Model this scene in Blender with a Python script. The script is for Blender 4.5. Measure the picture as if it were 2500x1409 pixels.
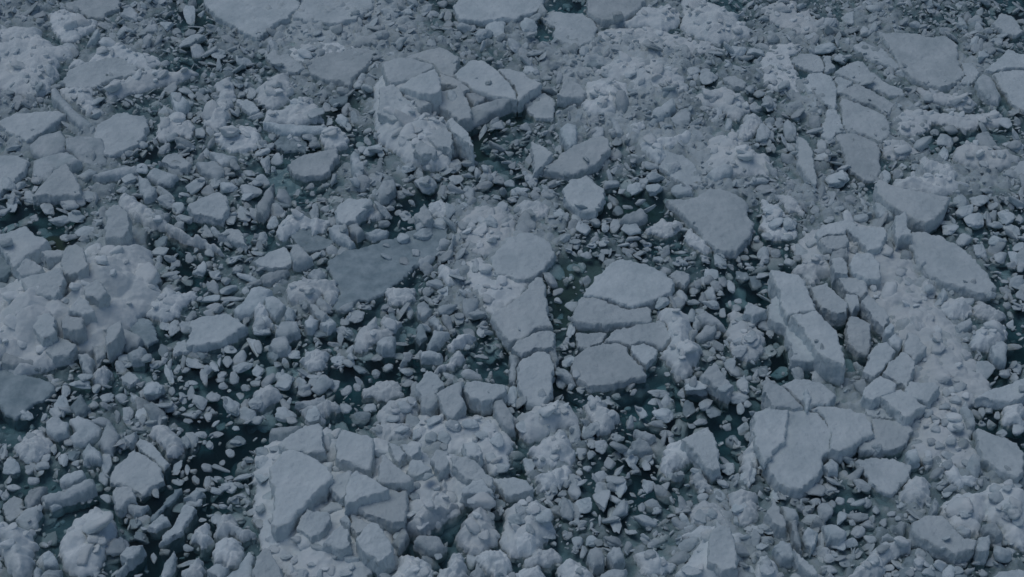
# Brash ice and broken floes drifting on dark water, seen obliquely from a ship's rail.
import bpy, bmesh, math, random
import numpy as np

for o in list(bpy.data.objects):
    bpy.data.objects.remove(o, do_unlink=True)
SC = bpy.context.scene
COL = SC.collection

# ------------------------------------------------------------------ camera, sky, sun, exposure
CAM_H, PITCH, HFOV = 20.0, 40.0, 36.0          # metres above water, degrees down, degrees wide
cam_data = bpy.data.cameras.new("camera")
cam_data.sensor_width = 36.0
cam_data.angle = math.radians(HFOV)
cam_data.clip_start = 0.1
cam_data.clip_end = 500.0
cam = bpy.data.objects.new("camera", cam_data)
cam.location = (0, 0, CAM_H)
cam.rotation_euler = (math.radians(90 - PITCH), 0, 0)
COL.objects.link(cam)
SC.camera = cam

SUN_ELEV, SUN_AZ = 72.0, -62.0                  # azimuth from +Y (away from the viewer) toward +X
world = bpy.data.worlds.new("World")
SC.world = world
world.use_nodes = True
wn = world.node_tree.nodes
wl = world.node_tree.links
bg = wn["Background"]
sky = wn.new("ShaderNodeTexSky")
sky.sky_type = 'NISHITA'
sky.sun_disc = False
sky.sun_elevation = math.radians(SUN_ELEV)
sky.sun_rotation = math.radians(SUN_AZ)
sky.air_density = 1.0
sky.dust_density = 0.6
sky.ozone_density = 1.0
wl.new(sky.outputs[0], bg.inputs[0])
bg.inputs[1].default_value = 0.088

sun_data = bpy.data.lights.new("sun", 'SUN')
sun_data.energy = 1.25
sun_data.angle = math.radians(40)
sun_data.color = (1.0, 0.99, 0.96)
sun = bpy.data.objects.new("sun", sun_data)
sun.rotation_euler = (math.radians(-(90 - SUN_ELEV)), 0, math.radians(-SUN_AZ))
COL.objects.link(sun)

SC.view_settings.view_transform = 'Standard'
SC.view_settings.look = 'None'
SC.view_settings.exposure = -1.04
SC.view_settings.gamma = 1.0
SC.view_settings.use_curve_mapping = False
SC.cycles.max_bounces = 8
SC.cycles.diffuse_bounces = 2
SC.cycles.transparent_max_bounces = 12

DENSITY = """
6556368888546746646656554
8465455776656788766556565
7554466557766577764666663
6673564445644677666465536
5565452265444544666643666
2365243553377633343567444
6776145433467534332466664
7764445534466244431436763
7632433442333355643154762
3444334422355433343566763
5554203446776643334666663
5454115677776633344533565
3442125566634433465545555
4351135663333355566665445
"""
POLYS = """
f|P|.22||488,-60 500,10 540,48 560,57 595,78 628,95 645,80 672,58 705,42 728,14 735,-60|large smooth pale floe at the top edge, left of the thin curved crack|the big top-edge floe
f|P|.2||742,-60 734,16 714,42 757,50 822,57 868,47 909,20 912,-60|large smooth floe at the top edge, right of the thin curved crack|the cracked-off top-edge floe
f|A2|.05|g|185,195 260,140 420,155 590,185 720,150 740,165 620,215 430,215 300,205|low grey ledge of ice awash under the front edge of the top floe|
h|A1|.28||340,90 420,60 530,90 640,130 710,130 680,190 570,240 520,285 440,270 390,220 350,170|rough pitted snowy lump with a dark hole, near the top left corner|the pitted top-left lump
f|A1|.1||470,20 560,0 700,-60 860,-60 855,60 780,90 740,130 640,110 560,75 480,50|low pale floe behind the pitted snowy lump at the top left|
h|A1|.4||-200,200 0,190 100,180 270,190 290,240 350,260 380,320 480,300 520,380 420,400 420,500 360,560 350,620 290,650 180,660 0,630 -200,600|bulky bluish pile of lumpy ice at the upper left edge|the upper-left ice pile
f|A1|.12||435,590 480,620 560,625 690,610 790,560 930,530 990,480 960,420 820,400 640,440 500,500|pointed flat floe with its back buried in snow, right of the upper-left pile|the pointed snowy-backed floe
h|A1|.22||480,470 530,400 620,440 700,340 820,300 960,360 1100,400 1150,440 1060,480 960,480 840,420 640,450|snowy rubble ridge lying along the back of a pointed flat floe|
h|A1|.3||750,640 770,590 850,560 960,540 1000,510 1150,480 1230,510 1360,470 1420,510 1300,560 1180,590 1050,620 900,660 790,700 755,680|long rounded ridge of white ice pointing left, below the snowy-backed floe|the long rounded ridge
h|A1|.25||420,640 480,625 660,625 680,730 640,800 560,760 480,720|snowy wedge of ice with a squared right corner behind a long slanting bar|
b|A1|.3||365,650 400,645 470,720 560,790 670,860 650,885 560,870 490,820 420,750 375,700|long slanting bar of ice along the front of a snowy wedge|the long slanting bar
s|A1|.2|t.02:.05|-60,880 0,870 110,800 260,795 420,785 470,810 330,910 190,1000 60,950 0,890|smooth flat floe tilted toward the viewer near the left edge, upper part|the tilted left-edge floe
f|A1|.18||680,930 720,870 800,840 900,795 950,830 1040,825 1055,900 1050,960 960,1040 860,1080 780,1110 700,1060 670,990|rounded smooth floe with a notched top beside a dark vertical gap|the rounded notched floe
b|A1|.2||470,1010 560,990 730,985 760,1050 750,1130 620,1150 540,1110 480,1060||
b|A1|.2||205,1020 270,960 440,930 480,1000 460,1060 340,1110 230,1080||
b|A1|.18||225,1120 370,1100 480,1090 590,1170 510,1200 380,1190 340,1250 220,1230||
f|A1|.15||-120,1110 0,1110 120,1115 195,1150 170,1230 110,1300 0,1390 -120,1400|flat grey-white floe cut by the left edge, a third of the way down|the cut-off left floe
s|A1|.3|t0:.2|250,1370 330,1290 400,1210 470,1170 520,1240 575,1320 575,1390 420,1400 220,1409|pyramid-shaped tilted slab standing up near the left edge|the pyramid slab
b|A1|.15||530,1240 640,1210 700,1230 600,1265||
b|A1|.18||660,1255 750,1220 900,1180 975,1170 980,1210 880,1240 720,1265|thin long bar of ice lying level, right of the pyramid slab|
b|A1|.22||990,1260 1060,1280 1120,1350 1090,1390 1030,1400 990,1330||
f|A1|.2||1130,1150 1190,1110 1270,1090 1360,1170 1340,1205 1230,1180|small flat-topped block with two dark pits on its top|the two-pitted block
b|A1|.16||1050,1260 1100,1190 1200,1220 1275,1240 1240,1300 1150,1305||
b|A1|.2||1400,1160 1540,1150 1610,1200 1560,1250 1480,1230 1420,1200||
b|A1|.22||1490,1070 1560,1080 1690,1100 1660,1150 1590,1165 1530,1110||
f|A1|.15||1700,705 1800,710 1870,780 1800,810 1730,760||
b|A1|.25||1225,650 1270,650 1350,720 1320,770 1260,780 1235,720||
h|A1|.3||1530,600 1650,530 1690,640 1650,740 1640,850 1560,900 1460,880 1450,800 1560,740 1570,640|upright crooked ridge of rounded ice lumps, left of the centre top heap|the crooked ridge
h|A1|.25||1500,980 1600,930 1760,890 1820,900 1870,990 1800,1060 1640,1080 1560,1010||
h|A1|.22||1110,980 1140,880 1250,830 1370,850 1390,900 1360,970 1250,950 1180,1000||
b|A2|.15||680,290 780,250 960,220 970,250 850,290 720,310|flat tapering bar of ice just below the cracked top floe|the tapering bar
f|A2|.16||385,455 430,430 520,380 640,360 720,330 870,350 870,400 800,480 740,520 680,615 600,580 490,560 410,520|broad flat floe with a pointed lower corner, left of the high central heap|the broad pointed floe
h|A2|.14||280,340 400,300 640,310 720,340 620,365 480,390 390,440 350,470 280,420 200,360||
f|A2|.14||90,400 130,350 250,390 370,480 300,520 200,500 130,440||
h|A2|.7|k|845,600 900,490 940,510 1000,590 1100,640 1250,690 1280,760 1400,820 1440,900 1550,1050 1480,1040 1420,1070 1400,1150 1280,1150 1130,1140 1050,1080 980,1000 890,960 870,850 850,700|big high white heap of broken ice at top centre, topped by clean slabs|the high central heap
s|A2|.72|t-.03:.05|925,440 1000,415 1130,415 1290,460 1280,490 1190,530 1080,580 980,590 940,510|smooth clean slab forming the upper left crown of the high central heap|
s|A2|.8|t.03:.08|1040,620 1100,570 1200,530 1300,490 1330,530 1335,650 1260,680 1150,660|squarish clean slab in the middle of the high central heap's crown|
s|A2|.3|k.2|1070,405 1180,370 1340,330 1400,360 1470,420 1440,510 1430,545 1330,520 1320,495 1280,460 1170,415|flat slab behind the high central heap, left of the dark upright crack|
s|A2|.36|k.15|1325,520 1430,555 1550,635 1500,655 1440,620 1335,600||
s|A2|.36|k.25|1435,540 1480,480 1570,430 1640,440 1740,500 1830,590 1880,660 1880,715 1800,705 1640,655 1560,635|large flat slab right of the dark upright crack in the central heap|the right central slab
s|A2|.34|k.25|1755,492 1830,490 1920,515 2000,570 2060,600 1970,650 1895,720 1895,660 1845,580|rightmost fragment of the central heap, split from a large slab by a thin crack|
s|A2|.4|k.3|1250,700 1340,660 1480,620 1510,690 1550,740 1560,840 1480,850 1380,790 1290,740|slab sloping down the right flank of the high central heap|
b|A2|.3||1510,665 1590,655 1660,680 1640,710 1580,740||
b|A2|.22||1560,760 1650,740 1780,720 1880,740 1700,800 1560,870 1500,890 1480,850|low front lip of the central heap along a dark olive channel|
s|A2|.6|t.1:.2|1385,870 1410,830 1480,900 1540,950 1570,1050 1500,1010 1430,950|upright fin of ice at the lower right corner of the high central heap|
s|A2|.6|t.05:.12|1060,680 1190,670 1270,740 1190,780 1140,720||
s|A2|.55|t-.1:.3|900,620 1000,600 1080,690 1180,740 1150,830 1000,860 900,800||
s|A2|.5|t.05:.25|1210,940 1370,910 1420,950 1410,1060 1320,1050||
s|A2|.45|t-.1:.3|1150,1060 1190,1000 1300,1060 1310,1100 1200,1110||
b|A2|.18||70,880 200,890 530,870 530,900 300,950 180,940|long level bar of ice under a row of lumps, left of the central heap|the long level bar
h|A2|.28||470,960 540,900 620,910 700,990 660,1050 560,1060 480,1010|rounded knobbly boulder of ice, left of and below the high central heap|the knobbly boulder
h|A2|.1|g|130,1040 200,950 330,970 380,1040 370,1090 220,1090|dark grey sodden lump of ice among white chunks, left of the knobbly boulder|the dark sodden lump
f|A2|.2|t0:.08|240,1180 380,1100 580,1070 600,1120 560,1180 520,1240 380,1270 290,1250|flat wedge of floe above the teal sunken ice|the wedge above teal water
f|A2|-.12||130,1230 250,1200 330,1280 350,1380 150,1430 60,1330|pale teal sunken slab seen through clear water|the sunken teal slab
b|P|.25||668,440 668,470 655,500 642,523 625,515 630,490 645,462|narrow upright fin of ice standing left of the teal sunken slab|the upright fin
b|A2|.25||690,1120 720,1090 780,1160 770,1230 740,1240 700,1190||
b|A2|.25||860,1370 920,1290 1010,1280 1020,1330 960,1390 900,1405||
f|A2|.0|g|920,1120 1000,1100 1120,1150 1050,1210 960,1220||
h|A2|.3||140,520 240,510 265,620 240,720 150,770 20,700 30,620 100,560||
h|A2|.3||60,830 90,770 200,780 260,720 360,680 420,690 480,800 500,850 300,880 80,870||
f|A3|.2||-390,50 -320,-80 250,-80 260,20 180,90 50,130 -80,130 -180,150 -340,130|pale flat floe at the top edge just right of centre|the top centre floe
f|A3|.24||570,-80 985,-80 985,0 960,30 860,110 790,140 680,155 620,120 575,80|pointed smooth floe at the top edge between two teal pools|the pointed top floe
h|A3|.32||790,150 900,110 960,30 1060,40 1160,20 1240,80 1230,160 1100,210 1000,160 880,180||
h|A3|.45||1230,-40 1400,-40 1560,40 1640,70 1690,60 1640,110 1750,190 1740,230 1650,240 1500,290 1380,250 1310,220 1255,170 1250,100|big smooth-sided hummock at the top edge, right of a teal pool|the top-edge hummock
f|A3|.1||240,120 340,85 540,95 640,190 600,290 490,340 420,310 330,280 325,190|low snow-dusted floe just below the teal pool at the top|the snow-dusted floe
h|A3|.28||620,500 760,420 960,390 1080,410 1200,490 1280,570 1290,640 1180,640 1060,620 940,640 880,650 860,580 740,560|broad low snowy dome of rubble, right of the high central heap|the snowy dome
h|A3|.35||540,660 570,580 660,550 760,570 840,570 890,660 830,740 760,790 680,820 590,800 530,740|rounded white mound with a faint ring on top, in front of the snowy dome|the ringed mound
s|A3|.32|t-.1:.2|350,680 420,550 520,600 560,650 530,690 420,690|three-cornered slab leaning on the left of the ringed mound|
f|A3|.12|g|560,460 600,400 660,370 700,410 690,460 600,475||
f|A3|.1||130,780 200,700 260,665 320,700 340,760 320,850 200,840||
b|A3|.3||370,910 420,880 490,880 500,960 490,1030 440,1045 390,990||
s|A3|.25|t.03:.08|260,1210 350,1130 450,1050 590,980 690,970 730,1000 720,1060 640,1170 580,1200 470,1240 360,1235|leaf-shaped clean slab tilted toward the viewer, right of a pale wedge|the leaf-shaped slab
s|A3|.3|t.4:.1|185,1240 190,1130 170,1020 260,1050 320,1090 270,1160|pale wedge of ice standing on edge left of the leaf-shaped slab|
h|A3|.3||950,1030 990,1000 1080,990 1200,970 1290,930 1310,960 1230,1040 1160,1050 1110,1030 1130,1130 1080,1160 1000,1090||
f|A3|.14||1090,1020 1160,1090 1260,1110 1340,1170 1390,1260 1410,1330 1290,1320 1180,1260 1100,1190 1120,1140|curved flat floe with a rim on its left, right of the leaf-shaped slab|the curved rimmed floe
h|A3|.32||1420,1080 1450,980 1510,955 1610,960 1690,1000 1730,1060 1830,1090 1879,1160 1870,1240 1760,1240 1600,1240 1430,1190|broad smooth hummock sinking into teal water, right of the curved rimmed floe|the sinking hummock
b|A3|.25||1425,1230 1470,1190 1560,1170 1615,1190 1590,1230 1480,1260|oval loaf of ice in the water before the sinking hummock|
s|P|.22||1375,460 1395,440 1432,428 1455,447 1475,460 1478,480 1454,516 1424,518 1400,505 1378,480|snow-topped block with a pointed front, above a murky green pool|the snow-topped block
h|A3|.25||1300,700 1400,650 1560,610 1680,680 1760,760 1700,800 1640,850 1500,760 1380,740||
f|A3|.1||1540,560 1620,540 1720,590 1700,630 1620,620||
b|A3|.2||1000,850 1050,770 1180,710 1210,750 1150,810 1020,880||
h|A3|.22||840,970 880,880 960,860 1000,890 940,960||
b|A3|.2||730,850 780,860 830,940 780,940||
h|A3|.28||1650,920 1700,830 1760,810 1840,870 1760,960 1680,990||
h|A3|.15||640,230 760,200 1000,190 1100,220 1240,260 1440,290 1500,360 1300,380 1100,330 960,350 860,280 760,300 680,290||
f|A4|.18||820,225 900,230 1080,235 1180,260 1310,265 1400,320 1410,400 1420,450 1450,520 1440,550 1360,600 1280,620 1190,600 1080,560 1010,500 980,430 920,330|largest smooth floe of the upper right, with a pointed left corner|the large upper-right floe
f|A4|.1||1425,450 1510,450 1560,530 1500,590 1400,610 1455,545||
f|A4|.12||650,330 720,290 870,350 920,400 1000,480 960,500 860,450 740,400||
f|A4|.09||205,420 290,375 420,395 455,480 450,510 350,500 240,460||
f|A4|.09||435,398 500,395 520,490 462,510||
f|A4|.1||530,510 640,440 700,425 800,520 870,580 1010,640 1010,680 920,680 800,625 650,575|back strip of the jigsaw of cracked floes in the upper right|
f|A4|.12||310,600 330,530 430,515 490,550 535,640 545,720 530,790 430,720 350,660|left piece of the jigsaw of cracked floes, edged by teal water|the left jigsaw floe
f|A4|.1||515,545 560,545 650,590 600,640 550,660||
f|A4|.1||560,665 670,592 770,640 880,697 960,740 940,800 900,830 800,760 650,700|middle strip of the jigsaw of cracked floes in the upper right|
f|A4|.12||562,685 650,715 800,783 900,850 920,950 860,1010 740,950 605,942 572,800|largest front piece of the jigsaw of cracked floes in the upper right|the front jigsaw floe
f|A4|.1||440,850 470,790 520,780 562,850 596,940 540,955 480,1010 430,960||
f|A4|.1||540,965 640,952 740,975 830,1030 840,1150 860,1200 800,1280 740,1290 620,1210 580,1100|rounded flat floe below the jigsaw of cracked floes, awash at its foot|the awash rounded floe
f|A4|.12||1600,500 1700,410 1770,355 1879,390 1980,450 1900,492 1760,492 1650,510||
f|A4|.14||1650,520 1740,503 1920,500 2000,560 2000,800 1879,780 1770,700 1700,600|flat floe running out of the right edge near the top|the right-edge floe
b|A4|.22||1535,570 1580,530 1650,550 1720,660 1700,700 1630,690 1560,630|hollowed oval block wedged left of the right-edge floe|
f|A4|.12||1655,160 1720,95 1790,110 1865,190 1850,240 1800,245 1720,220|small clean five-sided floe near the top right corner|the five-sided floe
h|A4|.35||1380,1080 1400,1040 1460,1000 1540,1020 1640,1050 1740,1060 1860,1110 1840,1150 1700,1200 1600,1210 1480,1170 1390,1120|puffy white mound right of a deep blue pool near the right edge|the puffy mound
b|A4|.25||1545,950 1620,940 1690,1030 1660,1050 1550,1010||
f|A4|.1||1740,1220 1850,1150 1950,1150 1950,1330 1800,1280||
h|A4|.25||1120,1150 1160,1110 1230,1150 1330,1170 1410,1250 1390,1290 1240,1220 1130,1210||
s|P|.34|k.4|2138,447 2150,440 2200,458 2260,470 2320,478 2312,500 2285,535 2262,543 2225,530 2165,495 2142,470|thick curved slab with a tall smooth face, right of a thin standing bar|the thick curved slab
h|A4|.32||930,1280 1060,1250 1160,1260 1280,1240 1490,1310 1400,1350 1290,1390 1150,1370 1000,1340||
s|A4|.3|t.35:.1|255,1100 260,960 330,1000 370,1100 385,1250 385,1310 330,1270 270,1170|tall narrow blade of ice tipped on its side, upper right of centre|the tipped blade
h|A4|.2||850,1020 930,980 1050,1010 1120,1090 1090,1110 960,1130 870,1100||
h|A4|.15||0,60 120,0 240,20 260,90 350,60 360,130 550,130 520,200 400,230 250,240 120,180 60,140||
h|A4|.12||0,420 60,330 210,300 300,330 200,420 240,500 280,680 180,650 60,640 0,560||
h|A4|.16||1080,620 1200,640 1400,680 1540,740 1500,800 1300,740 1180,720||
h|A4|.16||1100,780 1300,800 1500,820 1700,790 1760,880 1600,900 1500,920 1300,880 1200,860||
h|A4|.16||960,820 1040,780 1240,820 1200,900 1100,980 980,960||
s|B1|.38|t0:.05|-120,340 0,310 60,290 180,245 260,320 350,360 320,390 200,470 90,540 60,480 0,390|clean smooth floe corner jutting in from the left edge by an olive pool|the jutting left corner
f|B1|.2|g|-120,400 0,405 85,545 40,600 -80,660 -120,660|dark grey slab face at the left edge under the jutting floe corner|
h|B1|.85|k|430,400 620,380 720,340 880,310 960,330 1050,340 1080,420 1110,520 1140,600 1150,680 1090,770 1010,830 920,900 860,940 770,1100 660,1090 560,1090 480,1070 400,1140 330,1200 100,1260 0,1240 -200,1200 -200,700 0,640 110,560 180,480 300,500|huge white mound of tumbled snow and ice at the left, the biggest heap|the huge left mound
s|B1|.7|t0:.1|295,440 330,425 460,430 480,470 340,490||
s|B1|.6|t-.2:.2|100,570 180,475 240,500 310,550 250,590 150,600|pointed slab on the back left of the huge left mound|
s|B1|.7|t.1:.25|150,640 280,600 430,560 460,640 400,760 340,750 220,740 170,690|large tilted slab on the left half of the huge left mound|
s|B1|.85|t.3:.2|430,510 460,400 540,370 600,420 620,520 560,580 450,600|rounded grey plate leaning on the top of the huge left mound|
s|B1|.6|t.1:.5|755,140 820,100 920,150 935,280 860,340 755,330|soft grey block rising behind the top of the huge left mound|
s|B1|.7|t-.1:.4|490,860 560,750 640,790 680,870 600,890|fan-shaped slab on the front face of the huge left mound|
s|B1|.6|t.2:.3|235,910 330,860 390,890 390,1000 300,1060 240,980||
s|B1|.6|t0:.3|430,920 480,880 580,900 600,980 540,1010 440,980||
s|B1|.5|t.3:.2|745,1060 770,980 860,930 870,980 830,1060 770,1110||
s|B1|.3|t0:.2|330,1090 400,1040 470,1060 540,1110 480,1180 380,1190 330,1150||
b|B1|.25||0,1150 150,1190 290,1200 310,1225 200,1240 90,1260 0,1240|long low lip of ice at the foot of the huge left mound|
s|B1|.8|t0:.2|600,680 700,640 760,720 700,770 610,740||
h|B1|.3||930,150 1030,180 1150,200 1300,290 1450,345 1560,380 1600,440 1540,420 1400,385 1250,320 1100,250 960,200|long snow-capped wall of ice slanting above a black pool|the slanting ice wall
h|B1|.3||850,40 900,20 1000,70 1100,150 1140,205 1040,180 940,150 860,110||
s|B1|.22|t-.05:.12|1335,110 1440,50 1570,5 1620,50 1640,130 1600,220 1500,190 1380,170|half-sunk slab with a smooth rounded top, above the slanting ice wall|the half-sunk slab
b|B1|.2||1100,130 1210,150 1170,190 1130,180||
s|B1|.2|t0:.1|1555,310 1650,275 1710,275 1750,330 1765,400 1700,360 1620,330||
f|B1|.26||1365,930 1420,900 1500,885 1620,885 1700,920 1780,970 1700,1010 1600,1060 1480,1100 1340,1100 1350,1070 1370,1020|clean half-moon floe with dimpled snow, right of the huge left mound|the half-moon floe
f|B1|.06||1240,1140 1260,1090 1335,1060 1330,1115 1480,1110 1400,1140 1250,1165||
f|B1|.05|g|920,930 1060,925 1110,980 1130,1070 1060,1110 1000,1090 920,980||
b|B1|.16||840,1060 880,985 990,1020 1030,1060 990,1110 900,1120||
h|B1|.25||1050,870 1100,770 1200,690 1300,730 1400,700 1415,750 1290,820 1280,880 1150,920|lumpy snow cluster at the right foot of the huge left mound|
f|P|.08|g|-60,890 0,893 60,910 130,935 135,950 115,970 80,985 60,1010 35,1018 15,1008 0,990 -60,980|smooth dull grey floe at the left edge below the huge mound|the dull grey floe
b|B1|.25||560,1170 620,1160 660,1190 640,1290 590,1260||
b|B1|.18||655,1110 750,1110 760,1140 690,1200||
h|B1|.25||650,1330 700,1280 750,1250 810,1310 740,1380 670,1370||
f|B1|.1||840,1330 930,1290 1000,1350 930,1400||
b|B1|.2||910,1170 1000,1110 1040,1130 1020,1200 940,1210||
b|B1|.2||1035,1390 1090,1340 1170,1390 1100,1440 1040,1440||
b|B1|.22||1670,840 1750,770 1800,700 1879,680 1950,700 1879,790 1790,850 1700,870||
f|B2|.035|g|530,500 640,440 760,415 880,380 1000,340 1110,290 1300,240 1400,230 1390,310 1330,400 1300,470 1140,570 1000,670 930,740 820,790 730,790 690,850 610,870 555,850 590,780 620,740 580,640 560,590 525,560|large flat blue-grey sodden floe with white chunks scattered on its right arm|the blue-grey floe
s|B2|.28|t0:.3|1160,190 1220,100 1285,190 1220,240||
s|B2|.25|t0:.08|580,150 600,100 680,60 830,70 850,100 780,150 720,210 620,230 590,200|bright flat-topped slab behind the large blue-grey floe|the bright flat-topped slab
h|B2|.22||780,150 880,90 950,120 930,180 840,200||
b|B2|.22||540,270 570,240 680,240 680,310 720,350 690,370 620,340 550,300||
b|B2|.22||670,240 750,225 790,285 740,310 690,290||
b|B2|.15||800,300 900,265 970,275 960,310 850,330||
h|B2|.25||150,310 200,200 280,150 420,190 540,210 510,280 420,300 400,260 330,250 240,310 200,330||
f|B2|.03|g|240,290 350,250 420,270 480,320 570,370 520,410 400,440 300,390||
b|B2|.28||255,430 280,370 320,370 410,460 370,490 280,500|smooth three-cornered chunk left of the large blue-grey floe|
f|B2|.16||0,500 100,430 220,390 270,490 230,550 130,550 20,530||
b|B2|.18||45,605 150,570 240,550 230,600 120,640 60,640||
h|B2|.32||220,690 260,650 400,635 580,630 600,680 580,780 540,790 480,730 460,790 390,800 250,790|white clump of fused lumps touching the left side of the blue-grey floe|the fused clump
s|B2|.28|t.2:.1|395,790 460,820 530,880 490,910 420,880||
b|B2|.22||470,935 540,880 590,950 530,975||
b|B2|.22||355,940 400,890 465,920 420,980 370,980||
b|B2|.18||380,600 420,560 480,545 500,590 460,625||
h|B2|.3||0,870 40,770 90,830 110,900 140,960 60,980 0,960||
b|B2|.25||215,890 250,830 290,850 280,920 220,920||
b|B2|.25||80,760 140,750 220,810 150,870 90,830||
b|B2|.22||150,980 180,920 310,920 320,1000 230,1030 140,1020||
b|B2|.22||105,1090 130,1050 220,1025 260,1080 250,1130 170,1135||
h|B2|.28||330,1200 400,1140 520,1150 530,1240 480,1270 380,1260||
h|B2|.25||730,1100 760,980 850,950 920,990 930,890 980,930 1050,940 1000,1040 870,1080 830,1120 760,1150|spiky ragged clump of ice below the large blue-grey floe|the spiky clump
b|B2|.28||870,1080 920,1045 1015,1040 1000,1110 920,1120||
h|B2|.22||950,690 1060,690 1160,700 1160,760 1080,800 950,790||
b|B2|.2||1165,820 1220,780 1265,840 1230,890 1180,870||
h|B2|.24||1330,540 1370,530 1420,560 1475,570 1440,610 1450,670 1390,670 1335,600||
h|B2|.22||1370,1110 1450,1050 1560,1040 1600,1050 1500,1090 1410,1140||
b|B2|.2||1240,1100 1290,1010 1400,1010 1310,1090 1260,1120||
f|B2|.1|g|1150,1040 1190,950 1240,960 1230,1050 1190,1080||
b|B2|.16||1250,920 1300,890 1360,970 1330,1000||
h|B2|.2||1390,1230 1440,1160 1500,1150 1500,1200 1420,1260 1310,1290 1320,1250||
b|B2|.16||1040,1240 1080,1160 1130,1140 1090,1220||
b|B2|.2||1180,1150 1250,1130 1350,1160 1340,1200 1200,1190||
b|B2|.2||1380,430 1430,310 1445,320 1420,410|thin sliver of ice standing in dark water right of the blue-grey floe|
h|B2|.2||1250,90 1350,50 1420,150 1360,180 1260,160||
f|B3|.2||0,340 90,310 180,310 300,370 340,440 290,500 270,560 190,610 80,640 0,600 -90,600 -110,470|soft snow-covered floe in the centre beside a brown murky pool|the soft central floe
s|B3|.24|k.35|210,620 245,620 265,740 280,880 320,970 200,990 100,1060 0,1080 -60,1000 -120,900 -30,830 80,760|sharp-peaked snowy floe pointing up, left of the brown murky pool|the sharp-peaked floe
h|B3|.14||-310,500 -200,470 -90,560 0,600 190,620 80,760 -30,830 -100,900 -180,820 -270,700||
h|B2|.18||1450,300 1500,180 1600,110 1800,90 1879,200 1879,330 1700,460 1640,480 1560,420||
s|B3|.32|t0:.1|20,1130 80,1080 180,1010 300,1000 335,1020 320,1120 200,1130 100,1170|curled block with a raised snowy rim below the sharp-peaked floe|the curled rim block
s|P|.28|t0:.15|1262,938 1268,880 1310,855 1340,862 1350,890 1348,950 1325,985 1285,982 1265,950|smooth upright tongue-shaped slab just below the curled rim block|the tongue-shaped slab
b|B3|.18||0,1340 20,1180 80,1170 55,1370||
b|B3|.2||285,1140 330,1110 350,1180 345,1260 320,1200||
f|B3|.2|k.4|1130,55 1270,60 1340,40 1420,0 1530,-10 1650,30 1700,70 1720,170 1750,230 1740,310 1640,440 1500,420 1420,340 1320,230 1230,150|big clean wedge-shaped floe with a long straight lower left edge|the wedge-shaped floe
f|B3|.26|k.4|540,740 600,640 700,560 760,510 830,485 940,510 1050,550 1120,580 1200,670 1180,720 1080,770 980,805 880,825 780,795 680,755|large domed floe right of the brown pool, above a curving crack|the domed floe
f|B3|.2|k.3|460,940 480,850 535,758 650,772 740,812 860,842 1020,832 1030,930 880,940 700,962 560,950|floe piece between the curving crack and the dark straight gap|the middle cracked floe
f|B3|.14||490,1012 560,1000 700,1005 715,1022 676,1078 580,1118 500,1120||
f|B3|.16||690,1072 728,1020 800,982 1080,930 1130,950 1180,1060 1110,1115 1000,1080 880,1105 790,1075|long flat piece under the dark straight gap, right of a small crack|
f|B3|.14||885,1118 980,1106 1070,1130 1070,1180 990,1250 930,1210 885,1160||
f|B3|.18||480,1190 560,1130 680,1092 780,1092 866,1122 890,1200 990,1280 995,1330 850,1360 700,1390 580,1400 500,1350 450,1270|broad lowest floe of the cracked central group, pointed at its right|the lowest cracked floe
h|B3|.45||1060,840 1130,830 1230,830 1310,880 1330,970 1300,1070 1390,1110 1360,1200 1290,1290 1200,1280 1150,1200 1100,1150 1180,1060 1130,950 1080,930|melted-looking white heap with drooping folds, right of the cracked floes|the folded white heap
b|B3|.2||1365,890 1420,860 1500,900 1565,960 1480,950 1400,920|long pointed sliver floating in dark water right of the folded white heap|
b|B3|.2||800,200 850,160 960,125 1000,160 980,190 880,215||
h|B3|.2||980,280 1060,230 1110,190 1160,230 1200,200 1245,240 1220,300 1090,310||
h|B3|.18||1270,310 1310,280 1370,330 1440,410 1400,430 1290,370||
f|B3|.15||1160,610 1200,560 1310,600 1270,680 1200,650|thin ragged plate with a hole through it, right of the domed floe|
h|B3|.2||60,110 110,60 230,70 290,120 280,170 210,190 110,180||
h|B3|.22||1560,1000 1620,850 1690,900 1780,950 1830,1030 1830,1120 1780,1180 1720,1200 1650,1170 1590,1090|cluster of egg-like lumps heaped left of a curved black lead|the egg-like cluster
s|B3|.3|t.1:.2|1700,880 1720,795 1840,860 1760,910||
s|P|.32|t0:.3|1712,915 1730,895 1747,880 1762,905 1788,945 1780,965 1755,950|sharp peaked block standing right of the cracked central floes|
b|B3|.15||1270,1360 1300,1340 1440,1390 1430,1430 1280,1420||
b|B3|.18||1350,1020 1420,960 1500,960 1490,1010 1400,1050||
f|B4|.24|k.4|1060,290 1150,285 1280,310 1400,380 1530,480 1600,560 1650,620 1690,690 1640,730 1560,740 1420,690 1280,650 1190,590 1120,500 1080,400|long smooth floe slanting down to the right with a crusted back edge|the long slanting floe
b|B4|.2||805,80 870,90 950,150 950,190 850,180 820,130||
s|B4|.42|t.2:.2|945,330 960,190 1030,150 1050,250 1080,320 1000,320 970,370|upright block at the left tip of the long slanting floe|
h|B4|.2||230,390 330,310 440,240 600,210 760,240 880,260 890,320 940,370 1000,420 1090,430 1110,560 1140,650 1250,780 1320,900 1400,950 1420,1080 1500,1150 1550,1250 1640,1380 1640,1480 1100,1480 1080,1300 1000,1100 900,960 760,860 640,760 520,620 510,560 300,470|long white raft of packed rubble running down the right side|the rubble raft
s|B4|.35||380,300 450,240 600,210 690,240 610,280 600,310 480,320 410,340||
s|B4|.4|t0:.1|410,345 500,318 600,312 630,360 590,410 500,420 440,390|smooth oval slab at the top of the rubble raft|
s|B4|.38|t.05:.1|610,270 690,245 800,250 880,260 890,320 850,400 760,430 700,340|slab on the top right shoulder of the rubble raft|
b|B4|.4||500,435 610,410 630,465 560,480 505,475||
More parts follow.
